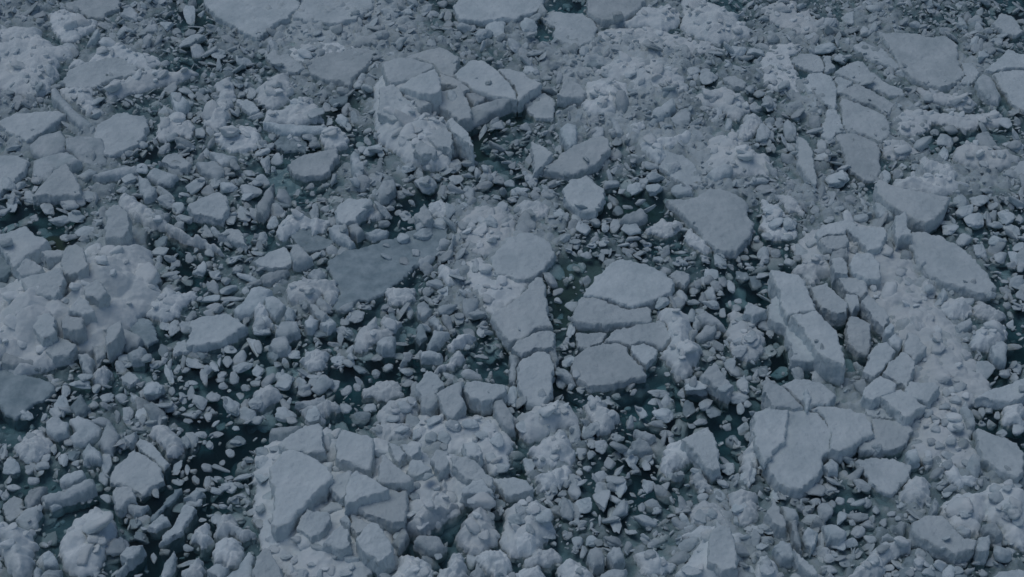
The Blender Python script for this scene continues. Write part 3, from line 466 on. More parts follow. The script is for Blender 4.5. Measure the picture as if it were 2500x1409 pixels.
CHUNKS = """
A1 1435,950,80,75 1375,680,60,50 1475,690,60,45 1330,640,110,65 1690,800,55,45 1730,670,60,60 1800,660,90,90 1650,1240,80,60 1540,1300,100,90 1640,1350,130,70 1400,1330,150,110 1020,1030,80,60 720,620,60,40 1470,640,60,35 920,1270,120,90 1020,1210,90,80 1350,1050,110,70 260,1280,90,70 130,1330,130,60,-30 60,1310,100,100 1830,1310,110,35 1800,1370,160,100 1680,1170,80,70 700,800,100,70 1360,110,90,110 930,110,140,80 1090,210,120,60,-15 1200,180,110,90 1260,220,80,60 820,270,120,60,15 700,290,120,50 1380,300,220,70,-5 1270,690,60,70 1350,740,80,40,-20 500,340,100,70 450,390,90,70 1560,370,120,130 1750,440,120,60 1700,600,80,60 570,1440,100,60 870,1350,90,40 1180,1380,150,50,20
A2 900,415,50,90 840,560,45,50 630,865,100,80 660,790,90,70,-45 490,680,70,90,30 520,760,70,60 600,710,150,100d 540,860,50,60 440,800,140,100 780,1060,90,60,-20 850,1070,150,55,-20 910,1095,50,45 815,1005,60,55 420,1010,70,60 390,970,90,60 760,1300,120,60 670,1210,70,90 90,1180,80,120,-20 160,1140,100,70 1440,1190,100,90 1450,1280,110,90 1560,1190,60,60 1250,1190,40,40 1310,1275,60,40 1110,1280,110,40 1240,1280,50,50 1750,1280,100,60 1830,1310,80,50 1850,1180,60,60 750,600,90,60,-20 370,510,80,60 1540,1130,110,50 1680,1220,60,60 1350,20,80,50 1390,110,60,70 1220,60,70,110 980,110,150,70 750,200,60,60 800,150,70,40 840,205,110,45 650,260,80,60,-40 930,180,50,80 930,300,80,60,-30 1040,300,90,50,-25 480,270,140,70 1730,200,150,120 1640,260,150,80 1560,190,70,80 920,930,110,80 60,1080,120,60 40,1010,70,110 130,980,60,60 1110,1210,110,80 1230,1330,170,120 1060,1390,90,60 1640,940,40,120,25 1420,680,70,80 60,1290,110,70 20,1305,70,35
A3 165,1285,95,95 320,1310,90,70,-40 80,1360,150,60,-15 290,1390,110,60 190,1390,70,60 540,860,60,80 480,830,80,70 900,760,110,80 1240,840,150,130 1120,900,80,80 1335,925,100,50,30 1490,820,100,110 1060,1270,140,80 980,1300,80,60,-30 1050,1360,130,80 910,1360,120,90 1250,1370,180,90 1030,1190,110,60 160,500,110,70 320,525,90,40 1080,650,90,50 1560,1275,60,30 910,1115,80,30,25 890,1060,50,40 480,540,110,50 200,570,70,40 1830,950,110,110 1700,1030,80,60 1440,560,140,110 1800,670,90,60 1850,740,70,60 1330,510,110,70 1780,380,150,70 1640,380,140,70 1450,380,80,50 150,200,130,90 60,340,120,70 250,330,100,60 780,1010,80,60 770,1100,100,70 1680,1310,140,70 1180,1195,120,90 1800,1300,150,60
A4 570,410,110,70 450,340,160,90 640,210,110,60 790,145,80,50 370,290,90,60 780,190,50,50 620,130,110,80 1520,175,120,60d 1500,310,110,80 1580,400,120,70,-30 1170,755,90,45d 1120,740,60,50 60,750,120,130 60,900,60,60 30,980,130,100 200,940,100,120 210,1060,80,70 430,1030,80,90 440,1130,130,70 540,1290,180,110 880,1260,90,90 800,60,120,60 470,160,140,70 1470,260,70,50 910,510,80,70 1200,690,90,60 1480,770,90,50 1360,930,110,60 1240,940,70,50 1300,1100,80,110 1100,1190,70,60 1560,620,60,60 160,600,90,60 1740,870,120,60,20 1800,1050,160,60,10
B1 1500,770,160,60 1660,765,180,40,-5 1640,705,140,70,-20 1540,835,130,50 1680,480,140,60,-10 1790,620,190,50,12 1500,440,70,70 1640,370,70,60 1740,160,120,110 1655,200,80,110 1780,40,110,80 1190,80,130,70 1280,120,110,70 1415,1240,170,65,5 1530,1250,60,130,-20 1460,1330,60,110 1310,1230,40,110,10 1210,1310,60,140,-15 1570,1220,30,80 1630,1220,80,80 1740,1260,160,80,-15 1450,1170,130,70d 1370,1370,100,50 1680,1340,70,80 1850,1280,100,100,-20 1180,960,80,100 1250,980,80,140,15 1820,1100,60,150,-35 1760,900,60,100,-15 1180,1140,100,110d 1150,360,110,80d 1150,440,130,80 1260,510,80,60d 80,100,90,120 240,50,150,90 90,35,140,40 430,215,160,80 610,290,150,80,-30 550,190,130,80 240,190,70,40 340,120,100,90 460,330,70,60 900,1200,110,70 910,1240,90,50 1640,1130,120,90 1620,640,80,70 1760,710,60,50 1430,560,110,100 1540,590,90,80 1700,560,70,60 630,40,180,80 500,100,140,70 400,40,120,70 1050,1190,80,60 1130,1240,100,60 1270,1270,60,60 1860,960,90,80 1420,1120,70,40 1320,200,140,50,15 610,1330,120,50 580,1370,130,50 1360,480,70,60
B2 1330,235,125,90 1215,315,150,90,-25 1070,335,95,80 950,465,90,45,20 1085,500,90,60 950,385,60,25 1160,435,60,60 950,185,90,30 935,235,90,50 1630,1185,110,40 1160,1190,90,30 1385,855,110,40 1470,885,80,50 1440,830,60,50 1410,480,70,80d 1410,140,80,90 1500,100,80,100 130,220,80,90 60,330,80,70 200,80,140,80d 330,210,90,60 280,1170,110,80 140,1180,110,80d 440,1330,160,60 220,1340,150,110 100,1360,70,30,-20 720,900,150,80 790,830,110,40 650,930,70,60 1100,1180,70,60 770,1270,130,80,20d 880,1180,90,60d 960,1250,80,60d 680,1230,90,60 600,1210,110,80 1300,660,130,70,15 1250,720,90,70 1350,740,90,100 1510,750,130,110 1600,860,80,80 1470,920,80,60 1560,900,70,50 1640,1000,90,120 1590,530,60,110 1080,170,100,80 1130,210,60,60 430,150,70,110 560,215,80,60 640,260,60,60 1190,240,80,50,-30 1420,440,60,40 1340,460,60,50 480,1010,130,60d 690,1010,120,90d 620,1060,50,80 1000,900,80,120d 1060,1090,110,30 1120,870,60,80 940,830,70,50 60,1000,130,90 30,1110,60,90,-30 1700,220,100,80 1780,110,80,70 1660,50,70,60 1740,40,60,50 1500,240,80,80 1510,310,80,60 1850,60,80,50 1600,800,60,50 290,850,40,50
B3 1110,800,110,80 1330,795,100,35 1460,810,140,60,20 1245,750,90,80 1540,870,50,60 1480,700,100,60,20 1600,680,60,110 1540,650,70,90 1525,500,100,100 1460,610,110,90 560,455,95,50 700,240,60,140 880,270,150,110 770,250,80,80 1000,380,70,40 860,425,90,45 700,430,80,60 680,370,60,50 670,470,50,60 790,130,90,80d 730,100,40,50 950,75,80,50 860,110,80,50 490,200,80,80 370,170,110,80 290,30,110,60 200,30,70,50 30,60,70,50 330,100,70,60 1640,845,70,70 1660,915,70,60 1650,1070,90,50 1740,1040,100,100 1660,1140,110,80 1650,785,60,35 1840,960,100,70 440,1230,110,90 400,1110,60,60 450,1000,70,130 460,1095,50,50 490,1305,60,60 360,1285,50,50 390,1360,90,90 1680,1380,90,110 1340,700,80,80d 1080,480,90,40d 1240,500,110,60d 980,490,60,30d 1690,600,120,90d 1500,1030,60,60 1510,1110,90,60,20 1600,1250,90,130,-25 1720,1340,70,40 1780,1330,60,60d 440,400,60,90 490,390,60,60 360,720,80,50 360,780,60,60 1380,850,90,60,30d 1320,890,80,90,-25 1810,1280,140,90d 1700,220,1,1 1770,640,110,110d 1830,450,90,80 1200,250,60,50 600,390,80,60 540,280,110,80 1130,560,90,60d
B4 1560,65,150,100 1430,50,70,80 1450,150,130,90 1520,210,150,100 1750,190,130,120 1850,200,60,70 1565,430,110,100 1690,350,140,130 1810,480,100,90 1710,480,100,70 1840,400,90,80 1790,270,150,60,30 1750,70,70,60 1850,90,70,90 1350,270,120,90 710,195,110,70 1830,1265,80,80 1560,1185,50,50 500,80,80,60 560,120,90,60 640,60,100,70 730,70,50,160,-15 835,210,50,35d 660,420,60,60 1780,955,60,60 910,270,40,80,-20 920,340,80,50 1020,360,80,60 1040,450,90,70 910,400,80,80 80,140,150,60 200,230,120,120 100,230,110,70 180,330,90,50 40,320,90,60 20,480,70,60 100,440,80,60 290,420,100,80 480,200,80,50 600,150,60,50 380,130,70,60 350,380,80,50 1220,740,60,60 1200,690,70,60 1270,790,60,50 1480,790,90,60 1650,740,80,50 1760,820,70,50 1830,830,80,60 1460,1040,80,90 1600,1290,150,120 1740,1310,90,70 60,1000,60,90d 1860,540,60,70 1130,720,1,1
C1 1095,45,140,110 985,130,110,80 870,125,90,70 770,110,110,70,-20 920,240,80,110 1015,245,100,80,-30 1220,185,110,60,-10 1110,180,90,70 1140,235,130,40 1230,70,50,50 1365,80,60,100 1430,150,120,110 1530,110,110,70 1660,190,140,110,20 1640,760,120,90 1555,785,100,50 1550,375,110,55 1690,425,160,80d 1500,455,60,60 1440,380,90,50 1650,510,70,60 1580,620,150,45,25 1270,610,70,110,20 1340,630,40,70 1480,620,80,50 1400,700,60,60d 1490,720,70,100,25d 1270,720,100,50,20 1545,300,70,35,-20 1350,280,70,60,30 760,600,80,170,10 740,700,70,90 755,840,80,60 1110,800,60,80 860,1150,80,100 590,855,40,40d 640,830,50,80d 450,570,80,110 520,520,110,100d 690,50,70,80 570,30,180,60,15 470,60,70,140 80,620,130,100 240,710,90,60 100,760,110,50 20,500,60,110 1100,1260,50,80d 1350,1190,80,50 1450,985,60,40 1030,1050,50,30 1010,1110,110,80d 680,1370,70,80 30,820,70,60 840,250,50,90 1390,875,130,45 440,170,120,140 400,220,110,80 420,320,1,1 620,200,60,60 670,160,80,60d 1490,240,60,80d 1400,240,60,50 1310,120,60,80 1600,30,70,50 1720,100,60,70 1760,50,70,50 1830,10,80,40 1830,150,110,110 1840,280,100,50 1690,340,60,40 180,240,120,80 220,390,80,60 300,600,110,70 200,560,90,60 500,440,90,60 620,590,60,60 380,480,50,90 960,1010,110,80d 1590,580,50,50 1640,690,70,40 1710,740,80,40 1560,690,60,40 1440,780,90,40 1600,890,70,40 1680,850,70,50 1380,1390,60,50 930,1180,1,1 990,1390,70,30
C2 230,240,160,100 220,160,60,100,-30 360,80,110,60 660,70,90,60 740,40,60,60 1100,10,100,60 440,20,110,70 560,30,120,70 210,30,130,80 420,230,120,90 270,280,90,60 600,620,80,60 550,510,90,110 540,400,80,80 660,200,90,60 830,190,100,60 760,250,160,90d 1180,380,90,80 1270,390,90,90 1360,400,100,90 1060,340,120,60 990,260,110,60 1080,180,110,70 1290,280,110,80 1430,310,120,80 1550,300,130,70 1640,390,120,90 1740,430,110,110 1700,540,90,80 1780,620,110,70 1590,470,1,1 60,580,110,90 60,700,120,90 150,480,90,60 60,500,110,70 100,830,90,110 40,900,80,80 40,1010,70,90 120,1000,50,50 300,1130,80,50 460,1190,110,60 560,1240,110,60 700,1270,120,60 420,1300,90,50 330,1370,120,70 640,1370,130,60 230,1250,100,60 1030,1100,70,60 1240,1080,60,50 1570,850,90,60 1750,870,110,80d 1700,960,60,60 1240,1220,110,60d 1320,1250,60,60d 940,1390,90,50 1150,820,80,70 1160,740,70,60 1250,680,90,60 1450,620,90,70 1780,1390,80,50 1850,1390,60,60 890,340,70,60 900,510,110,60 1850,100,80,120
C3 530,515,80,80 600,440,70,90 670,470,100,100 600,515,70,50 1140,375,110,60,25 900,270,50,40 1110,240,160,110 960,220,70,110,-20 1080,85,160,60 1240,80,60,70 1420,165,110,100 1300,200,100,120,20d 1670,190,60,100 1720,160,60,60 1350,35,170,80 520,55,70,50,30 730,590,80,80,30 890,580,100,90 990,600,60,100,-30 570,625,70,40 800,760,110,120,20 1010,760,100,90 1130,750,70,60 490,720,110,100 300,820,80,80 415,920,110,130 540,890,130,130 670,870,130,150 680,770,120,110 660,680,120,80 765,990,85,250,-12 895,1075,70,60 995,1140,100,50,20 860,1195,70,80 500,1160,90,90 545,1220,60,100 600,1140,90,90 290,1100,110,80 30,290,100,70 30,120,70,160,-10 20,200,60,60 570,350,80,110 480,380,90,140 150,610,90,110 100,320,100,80 370,160,110,60 860,600,1,1 880,500,50,40 780,400,90,60d 1080,910,60,60d 960,900,60,60 870,860,70,40d 820,940,90,90d 1010,1050,50,40 1170,370,1,1 1480,210,130,110d 1560,40,120,90 1690,40,90,150 1600,420,80,90d 1690,330,90,90 1570,320,70,60 1640,440,70,60d 1720,390,50,60 1500,680,80,60 1580,620,100,100 1630,690,70,60 1560,730,60,60 1720,690,120,90 1380,290,110,50,-15 1320,320,60,40 1350,640,90,60 1460,940,90,70 1380,970,100,80 1520,830,100,80 1660,900,110,90 1690,860,1,1 1780,1090,120,100 1830,1180,110,90 1780,1250,100,90 1850,1300,90,90 1740,1350,110,80 1850,1040,110,80 1360,1130,90,80 1300,1070,90,70 1320,1350,160,90 1250,1390,100,70 650,1150,70,50 720,1160,80,50 780,1320,110,60 530,1350,100,60 60,990,130,90 110,930,120,100 250,970,140,120 240,1030,90,60 160,1050,70,80 520,1250,1,1 600,1030,30,60 660,990,25,90 520,1050,80,30 330,760,60,90 390,800,70,60 430,1100,80,70 1240,1120,80,120d 930,1250,1,1 1110,1290,70,60 1020,1240,90,70 910,640,80,40d 1050,685,50,30d 850,685,40,25 1400,830,90,60
C4 355,990,160,75,5 570,980,70,120,20 425,1190,55,220 120,810,140,80 210,800,50,40 370,780,100,30 410,740,50,25 540,785,40,20 380,860,100,60 240,860,80,60 330,920,100,60 500,880,70,70 560,860,70,60 690,870,110,60 760,875,70,60 820,920,60,80 640,850,60,50 450,970,110,60 650,1010,60,40 760,1020,70,50 870,1010,60,60 930,950,70,40 1000,890,70,50 980,980,60,40 690,1080,110,90 640,1160,110,80 780,1130,100,70 550,1180,110,70 500,1260,120,80 600,1300,100,70 690,1240,80,60 480,1350,130,80 300,950,1,1 60,1060,120,80 180,1110,100,80 40,1130,110,70 40,1350,120,90 120,1390,90,60 250,1400,100,60 1190,230,80,60 1250,260,80,60 1310,180,90,70 1390,130,90,70 1340,80,90,60 1420,50,100,60 1250,340,80,60 1330,290,90,60 1410,330,90,60 1440,450,90,70 1360,420,80,60 1280,450,80,60 1220,420,70,60 1340,520,110,60 1480,580,100,50,20 1520,600,70,60 1190,560,80,60 1330,590,80,60 1580,220,50,80,-20 1630,200,60,60 1690,240,50,50 1580,305,60,40 1840,350,90,80 1720,370,80,60 1680,760,90,60 1460,940,110,90 1680,830,110,80 1780,900,120,90 1840,1000,90,80 1440,1000,90,60 1820,1130,100,80 1690,1150,70,80 1700,1250,110,60 1780,1210,100,60 1650,1290,90,60 1560,1290,110,60 1430,1300,110,60 1340,1370,90,90 1410,1350,90,70 1590,1370,70,60 1140,1230,90,70d 1130,1300,80,60d 1060,1370,80,60d 1200,1370,110,60d 900,1330,110,50 800,1280,100,60 960,1180,90,50 870,1200,100,60 1300,750,100,60 1330,800,80,50 1480,770,1,1 1140,930,80,40 1060,930,60,40 1080,980,70,50 1830,750,90,50 1760,760,80,50 1870,50,60,60 1800,1370,1,1
"""

# ------------------------------------------------------------------ noise helpers (numpy)
def _hash(*ints):
    h = np.uint64(1469598103934665603)
    for a in ints:
        a = np.asarray(a).astype(np.int64).astype(np.uint64)
        h = (h ^ a) * np.uint64(1099511628211)
        h = h ^ (h >> np.uint64(29))
    h = h * np.uint64(0x9E3779B97F4A7C15)
    h = h ^ (h >> np.uint64(32))
    return (h & np.uint64(0xFFFFFF)).astype(np.float64) / float(0xFFFFFF)

def vnoise(x, y, z, seed=0):
    xi, yi, zi = np.floor(x), np.floor(y), np.floor(z)
    fx, fy, fz = x - xi, y - yi, z - zi
    ux, uy, uz = [f * f * f * (f * (f * 6 - 15) + 10) for f in (fx, fy, fz)]
    r = 0
    for dx in (0, 1):
        for dy in (0, 1):
            for dz in (0, 1):
                w = (ux if dx else 1 - ux) * (uy if dy else 1 - uy) * (uz if dz else 1 - uz)
                r = r + w * _hash(xi + dx, yi + dy, zi + dz, seed)
    return r * 2 - 1

def fbm(x, y, z=0.0, seed=0, octs=4, gain=0.5):
    x, y = np.asarray(x, float), np.asarray(y, float)
    z = np.zeros_like(x) + z
    a, s, r = 1.0, 1.0, 0
    for o in range(octs):
        r = r + a * vnoise(x * s + 17.3 * o, y * s - 9.1 * o, z * s + 3.7 * o, seed + o)
        s *= 2.07
        a *= gain
    return r

def rubble(x, y, cell, seed, steep=2.2):
    """Heights 0..1 of tumbled angular blocks: the highest of tilted block tops over jittered cells."""
    wx = x + cell * 0.16 * fbm(x / cell, y / cell, 1.5, seed + 50, 2)
    wy = y + cell * 0.16 * fbm(x / cell, y / cell, 7.5, seed + 60, 2)
    ci, cj = np.floor(wx / cell), np.floor(wy / cell)
    best = np.zeros_like(x) - 1.0
    for di in (-1, 0, 1):
        for dj in (-1, 0, 1):
            a, b = ci + di, cj + dj
            px = (a + 0.15 + 0.7 * _hash(a, b, seed, 1)) * cell
            py = (b + 0.15 + 0.7 * _hash(a, b, seed, 2)) * cell
            dx, dy = (wx - px) / cell, (wy - py) / cell
            th = _hash(a, b, seed, 3) * 3.14159
            d = np.zeros_like(x)
            for q in range(3):
                t = th + q * 1.05 + 0.5 * _hash(a, b, seed, 4 + q)
                d = np.maximum(d, np.abs(dx * np.cos(t) + dy * np.sin(t)) * (0.8 + 0.5 * _hash(a, b, seed, 14 + q)))
            hi = 0.35 + 0.5 * _hash(a, b, seed, 8)
            tx, ty = (_hash(a, b, seed, 9) - .5) * 1.5, (_hash(a, b, seed, 10) - .5) * 1.5
            v = hi + tx * dx + ty * dy - steep * np.maximum(0, d - 0.34)
            best = np.maximum(best, v)
    return np.clip(best, 0, 1.15)

# ------------------------------------------------------------------ photograph pixel -> world
F = 1250.0 / math.tan(math.radians(HFOV / 2))
SP, CP = math.sin(math.radians(PITCH)), math.cos(math.radians(PITCH))
TS = 640.0 / 1879.0
TX = {'1': 0, '2': 620, '3': 1240, '4': 1860}
TY = {'A': 0, 'B': 465, 'C': 929}

def to_photo(tile, x, y):
    if tile == 'P':
        return x, y
    return TX[tile[1]] + x * TS, TY[tile[0]] + y * TS

def ray(px, py):
    u, v = (np.asarray(px, float) - 1250) / F, (704.5 - np.asarray(py, float)) / F
    return u, CP + v * SP, -SP + v * CP          # x, y, z of the view ray

def to_plane(px, py, h, tx=0.0, ty=0.0, c=(0.0, 0.0)):
    """Where the view ray meets z = h + tx (x - cx) + ty (y - cy)."""
    dx, dy, dz = ray(px, py)
    t = (h - tx * c[0] - ty * c[1] - CAM_H) / (dz - tx * dx - ty * dy)
    return t * dx, t * dy

def to_pixel(x, y, z=0.0):
    cz = y * CP - (z - CAM_H) * SP
    cy = y * SP + (z - CAM_H) * CP
    return 1250 + F * x / cz, 704.5 - F * cy / cz

# ------------------------------------------------------------------ mesh helpers
def mesh_obj(name, verts, faces, material, parent=None, loc=None, smooth=True):
    me = bpy.data.meshes.new(name)
    verts = np.ascontiguousarray(verts, dtype=np.float32)
    faces = np.ascontiguousarray(faces, dtype=np.int32)
    n, k = faces.shape
    me.vertices.add(len(verts))
    me.vertices.foreach_set("co", verts.ravel())
    me.loops.add(n * k)
    me.loops.foreach_set("vertex_index", faces.ravel())
    me.polygons.add(n)
    me.polygons.foreach_set("loop_start", np.arange(0, n * k, k, dtype=np.int32))
    me.polygons.foreach_set("use_smooth", np.full(n, smooth, dtype=bool))
    me.update(calc_edges=True)
    me.validate()
    me.materials.append(material)
    ob = bpy.data.objects.new(name, me)
    if loc is not None:
        ob.location = loc
    if parent is not None:
        ob.parent = parent
    COL.objects.link(ob)
    return ob

def sdf(px, py, poly):
    """Signed distance (negative inside), nearest outline point and outward normal."""
    n = len(poly)
    best = np.full(px.shape, 1e18)
    nx, ny = np.zeros_like(px), np.zeros_like(px)
    ox, oy = np.zeros_like(px), np.zeros_like(px)
    inside = np.zeros(px.shape, bool)
    area = 0.5 * sum(poly[i][0] * poly[(i + 1) % n][1] - poly[(i + 1) % n][0] * poly[i][1] for i in range(n))
    sg = 1.0 if area > 0 else -1.0
    for i in range(n):
        ax, ay = poly[i]
        bx, by = poly[(i + 1) % n]
        ex, ey = bx - ax, by - ay
        L2 = ex * ex + ey * ey + 1e-12
        t = np.clip(((px - ax) * ex + (py - ay) * ey) / L2, 0, 1)
        qx, qy = ax + t * ex, ay + t * ey
        d2 = (px - qx) ** 2 + (py - qy) ** 2
        m = d2 < best
        best = np.where(m, d2, best)
        nx, ny = np.where(m, qx, nx), np.where(m, qy, ny)
        L = math.sqrt(L2)
        ox, oy = np.where(m, sg * ey / L, ox), np.where(m, -sg * ex / L, oy)
        if abs(ey) > 1e-12:
            c = ((ay > py) != (by > py)) & (px < ex * (py - ay) / ey + ax)
            inside ^= c
    d = np.sqrt(best)
    s = np.where(inside, -d, d)
    far = d > 1e-4
    vx, vy = (px - nx) / np.maximum(d, 1e-9), (py - ny) / np.maximum(d, 1e-9)
    flip = np.where(inside, -1.0, 1.0)
    ox, oy = np.where(far, vx * flip, ox), np.where(far, vy * flip, oy)
    return s, nx, ny, ox, oy

def roughen(poly, step, amp, seed):
    """Resample an outline and break its edge up."""
    out = []
    n = len(poly)
    for i in range(n):
        a, b = np.array(poly[i]), np.array(poly[(i + 1) % n])
        L = np.linalg.norm(b - a)
        k = max(1, int(L / step))
        for j in range(k):
            out.append(a + (b - a) * j / k)
    out = np.array(out)
    t = np.roll(out, -1, 0) - np.roll(out, 1, 0)
    t /= np.maximum(np.linalg.norm(t, axis=1, keepdims=True), 1e-9)
    nrm = np.stack([t[:, 1], -t[:, 0]], 1)
    x, y = out[:, 0], out[:, 1]
    d = amp * (fbm(x * 3.0, y * 3.0, 0.3, seed, 3, .6) * 1.2 + 0.7 * fbm(x * 12, y * 12, 0.9, seed + 5, 3, .65))
    return out + nrm * d[:, None]

def grid_solid(poly, g, top, zbot, seed, flare=0.012, rough=0.012, levels=(0.3, 0.7)):
    """Closed-sided solid: a fine grid clipped to an outline, its edge rows bent down into side walls.
       top(x, y, s) gives the upper surface; zbot(x, y) the lowest point of the sides."""
    poly = np.asarray(poly)
    hgt = float(np.ptp(np.concatenate([top(poly[:, 0], poly[:, 1], np.zeros(len(poly))), zbot(poly[:, 0], poly[:, 1])])))
    rows = int(np.clip(hgt / (1.8 * g), 4, 9))
    x0, y0 = poly.min(0) - (rows + 1) * g
    x1, y1 = poly.max(0) + (rows + 1) * g
    nx, ny = int((x1 - x0) / g) + 2, int((y1 - y0) / g) + 2
    X, Y = np.meshgrid(x0 + np.arange(nx) * g, y0 + np.arange(ny) * g)
    shp = X.shape
    X, Y = X.ravel(), Y.ravel()
    s, qx, qy, ox, oy = sdf(X, Y, poly)
    k = np.floor(s / g + 0.5)
    edge = k >= 0
    VX, VY = np.where(edge, qx, X), np.where(edge, qy, Y)
    zt = top(VX, VY, np.where(edge, 0.0, s))
    zb = zbot(VX, VY)
    lv = list(np.linspace(0, 1, rows) ** 0.9) + [1.02]
    off = [flare * 1.5 * math.sin(3.0 * q / (rows - 1)) - flare * q / (rows - 1) for q in range(rows)] + [-6 * flare - 0.05]
    VZ = zt.copy()
    for i in range(rows + 1):
        m = k == i
        VX = np.where(m, VX + ox * off[i], VX)
        VY = np.where(m, VY + oy * off[i], VY)
        VZ = np.where(m, zt + (zb - zt) * lv[i], VZ)
    w = np.where(edge, 1.0, 0.0) * rough
    VX = VX + w * fbm(VX * 11, VY * 11, VZ * 14, seed + 31, 3)
    VY = VY + w * fbm(VX * 11, VY * 11, VZ * 14 + 40, seed + 32, 3)
    VZ = VZ + w * 0.7 * fbm(VX * 9, VY * 9, VZ * 9 + 80, seed + 33, 3)
    keep = (k <= rows).reshape(shp)
    idx = np.arange(len(X)).reshape(shp)
    q = keep[:-1, :-1] & keep[1:, :-1] & keep[:-1, 1:] & keep[1:, 1:]
    # at least one corner of each face inside the skirt
    F4 = np.stack([idx[:-1, :-1][q], idx[:-1, 1:][q], idx[1:, 1:][q], idx[1:, :-1][q]], 1)
    used = np.unique(F4)
    remap = np.full(len(X), -1)
    remap[used] = np.arange(len(used))
    V = np.stack([VX, VY, VZ], 1)[used]
    return V, remap[F4], (s[used] < 0)

_ico = {}
def ico(n):
    if n not in _ico:
        bm = bmesh.new()
        bmesh.ops.create_icosphere(bm, subdivisions=n, radius=1.0)
        v = np.array([p.co[:] for p in bm.verts])
        bm.faces.ensure_lookup_table()
        f = np.array([[q.index for q in p.verts] for p in bm.faces])
        bm.free()
        _ico[n] = (v, f)
    return _ico[n]

def chunk_shape(seed, n=3, p=12, nplanes=12, rough=0.05):
    """A broken, water-worn lump: a soft-edged random polyhedron of unit half-size."""
    rng = np.random.default_rng(seed)
    v, f = ico(n)
    N = rng.normal(size=(nplanes, 3))
    N /= np.linalg.norm(N, axis=1, keepdims=True)
    D = rng.uniform(0.55, 1.0, nplanes)
    dots = np.maximum(0, v @ N.T) / D
    r = 1.0 / np.maximum((dots ** p).sum(1) ** (1.0 / p), 0.78)
    r *= 1 + rough * 2.2 * fbm(v[:, 0] * 1.7 + seed, v[:, 1] * 1.7, v[:, 2] * 1.7, seed, 2)
    r *= 1 + rough * fbm(v[:, 0] * 5 + seed, v[:, 1] * 5, v[:, 2] * 5, seed + 9, 3)
    r *= 1 + rough * 2.0 * np.abs(fbm(v[:, 0] * 2.6 + seed, v[:, 1] * 2.6, v[:, 2] * 2.6, seed + 19, 2))
    w = v * r[:, None]
    c = (w.max(0) + w.min(0)) / 2
    w = (w - c) / ((w.max(0) - w.min(0)) / 2)
    return w, f

# ------------------------------------------------------------------ height of whatever lies at a spot
HX0, HY0, HG = -20.0, 12.0, 0.04
HM = np.zeros((int(33 / HG), int(40 / HG)))
def hm_add(V):
    i = np.clip(((V[:, 1] - HY0) / HG).astype(int), 0, HM.shape[0] - 1)
    j = np.clip(((V[:, 0] - HX0) / HG).astype(int), 0, HM.shape[1] - 1)
    np.maximum.at(HM, (i, j), V[:, 2])
def hm_get(x, y):
    i = np.clip(((np.asarray(y) - HY0) / HG).astype(int), 0, HM.shape[0] - 1)
    j = np.clip(((np.asarray(x) - HX0) / HG).astype(int), 0, HM.shape[1] - 1)
    return HM[i, j]

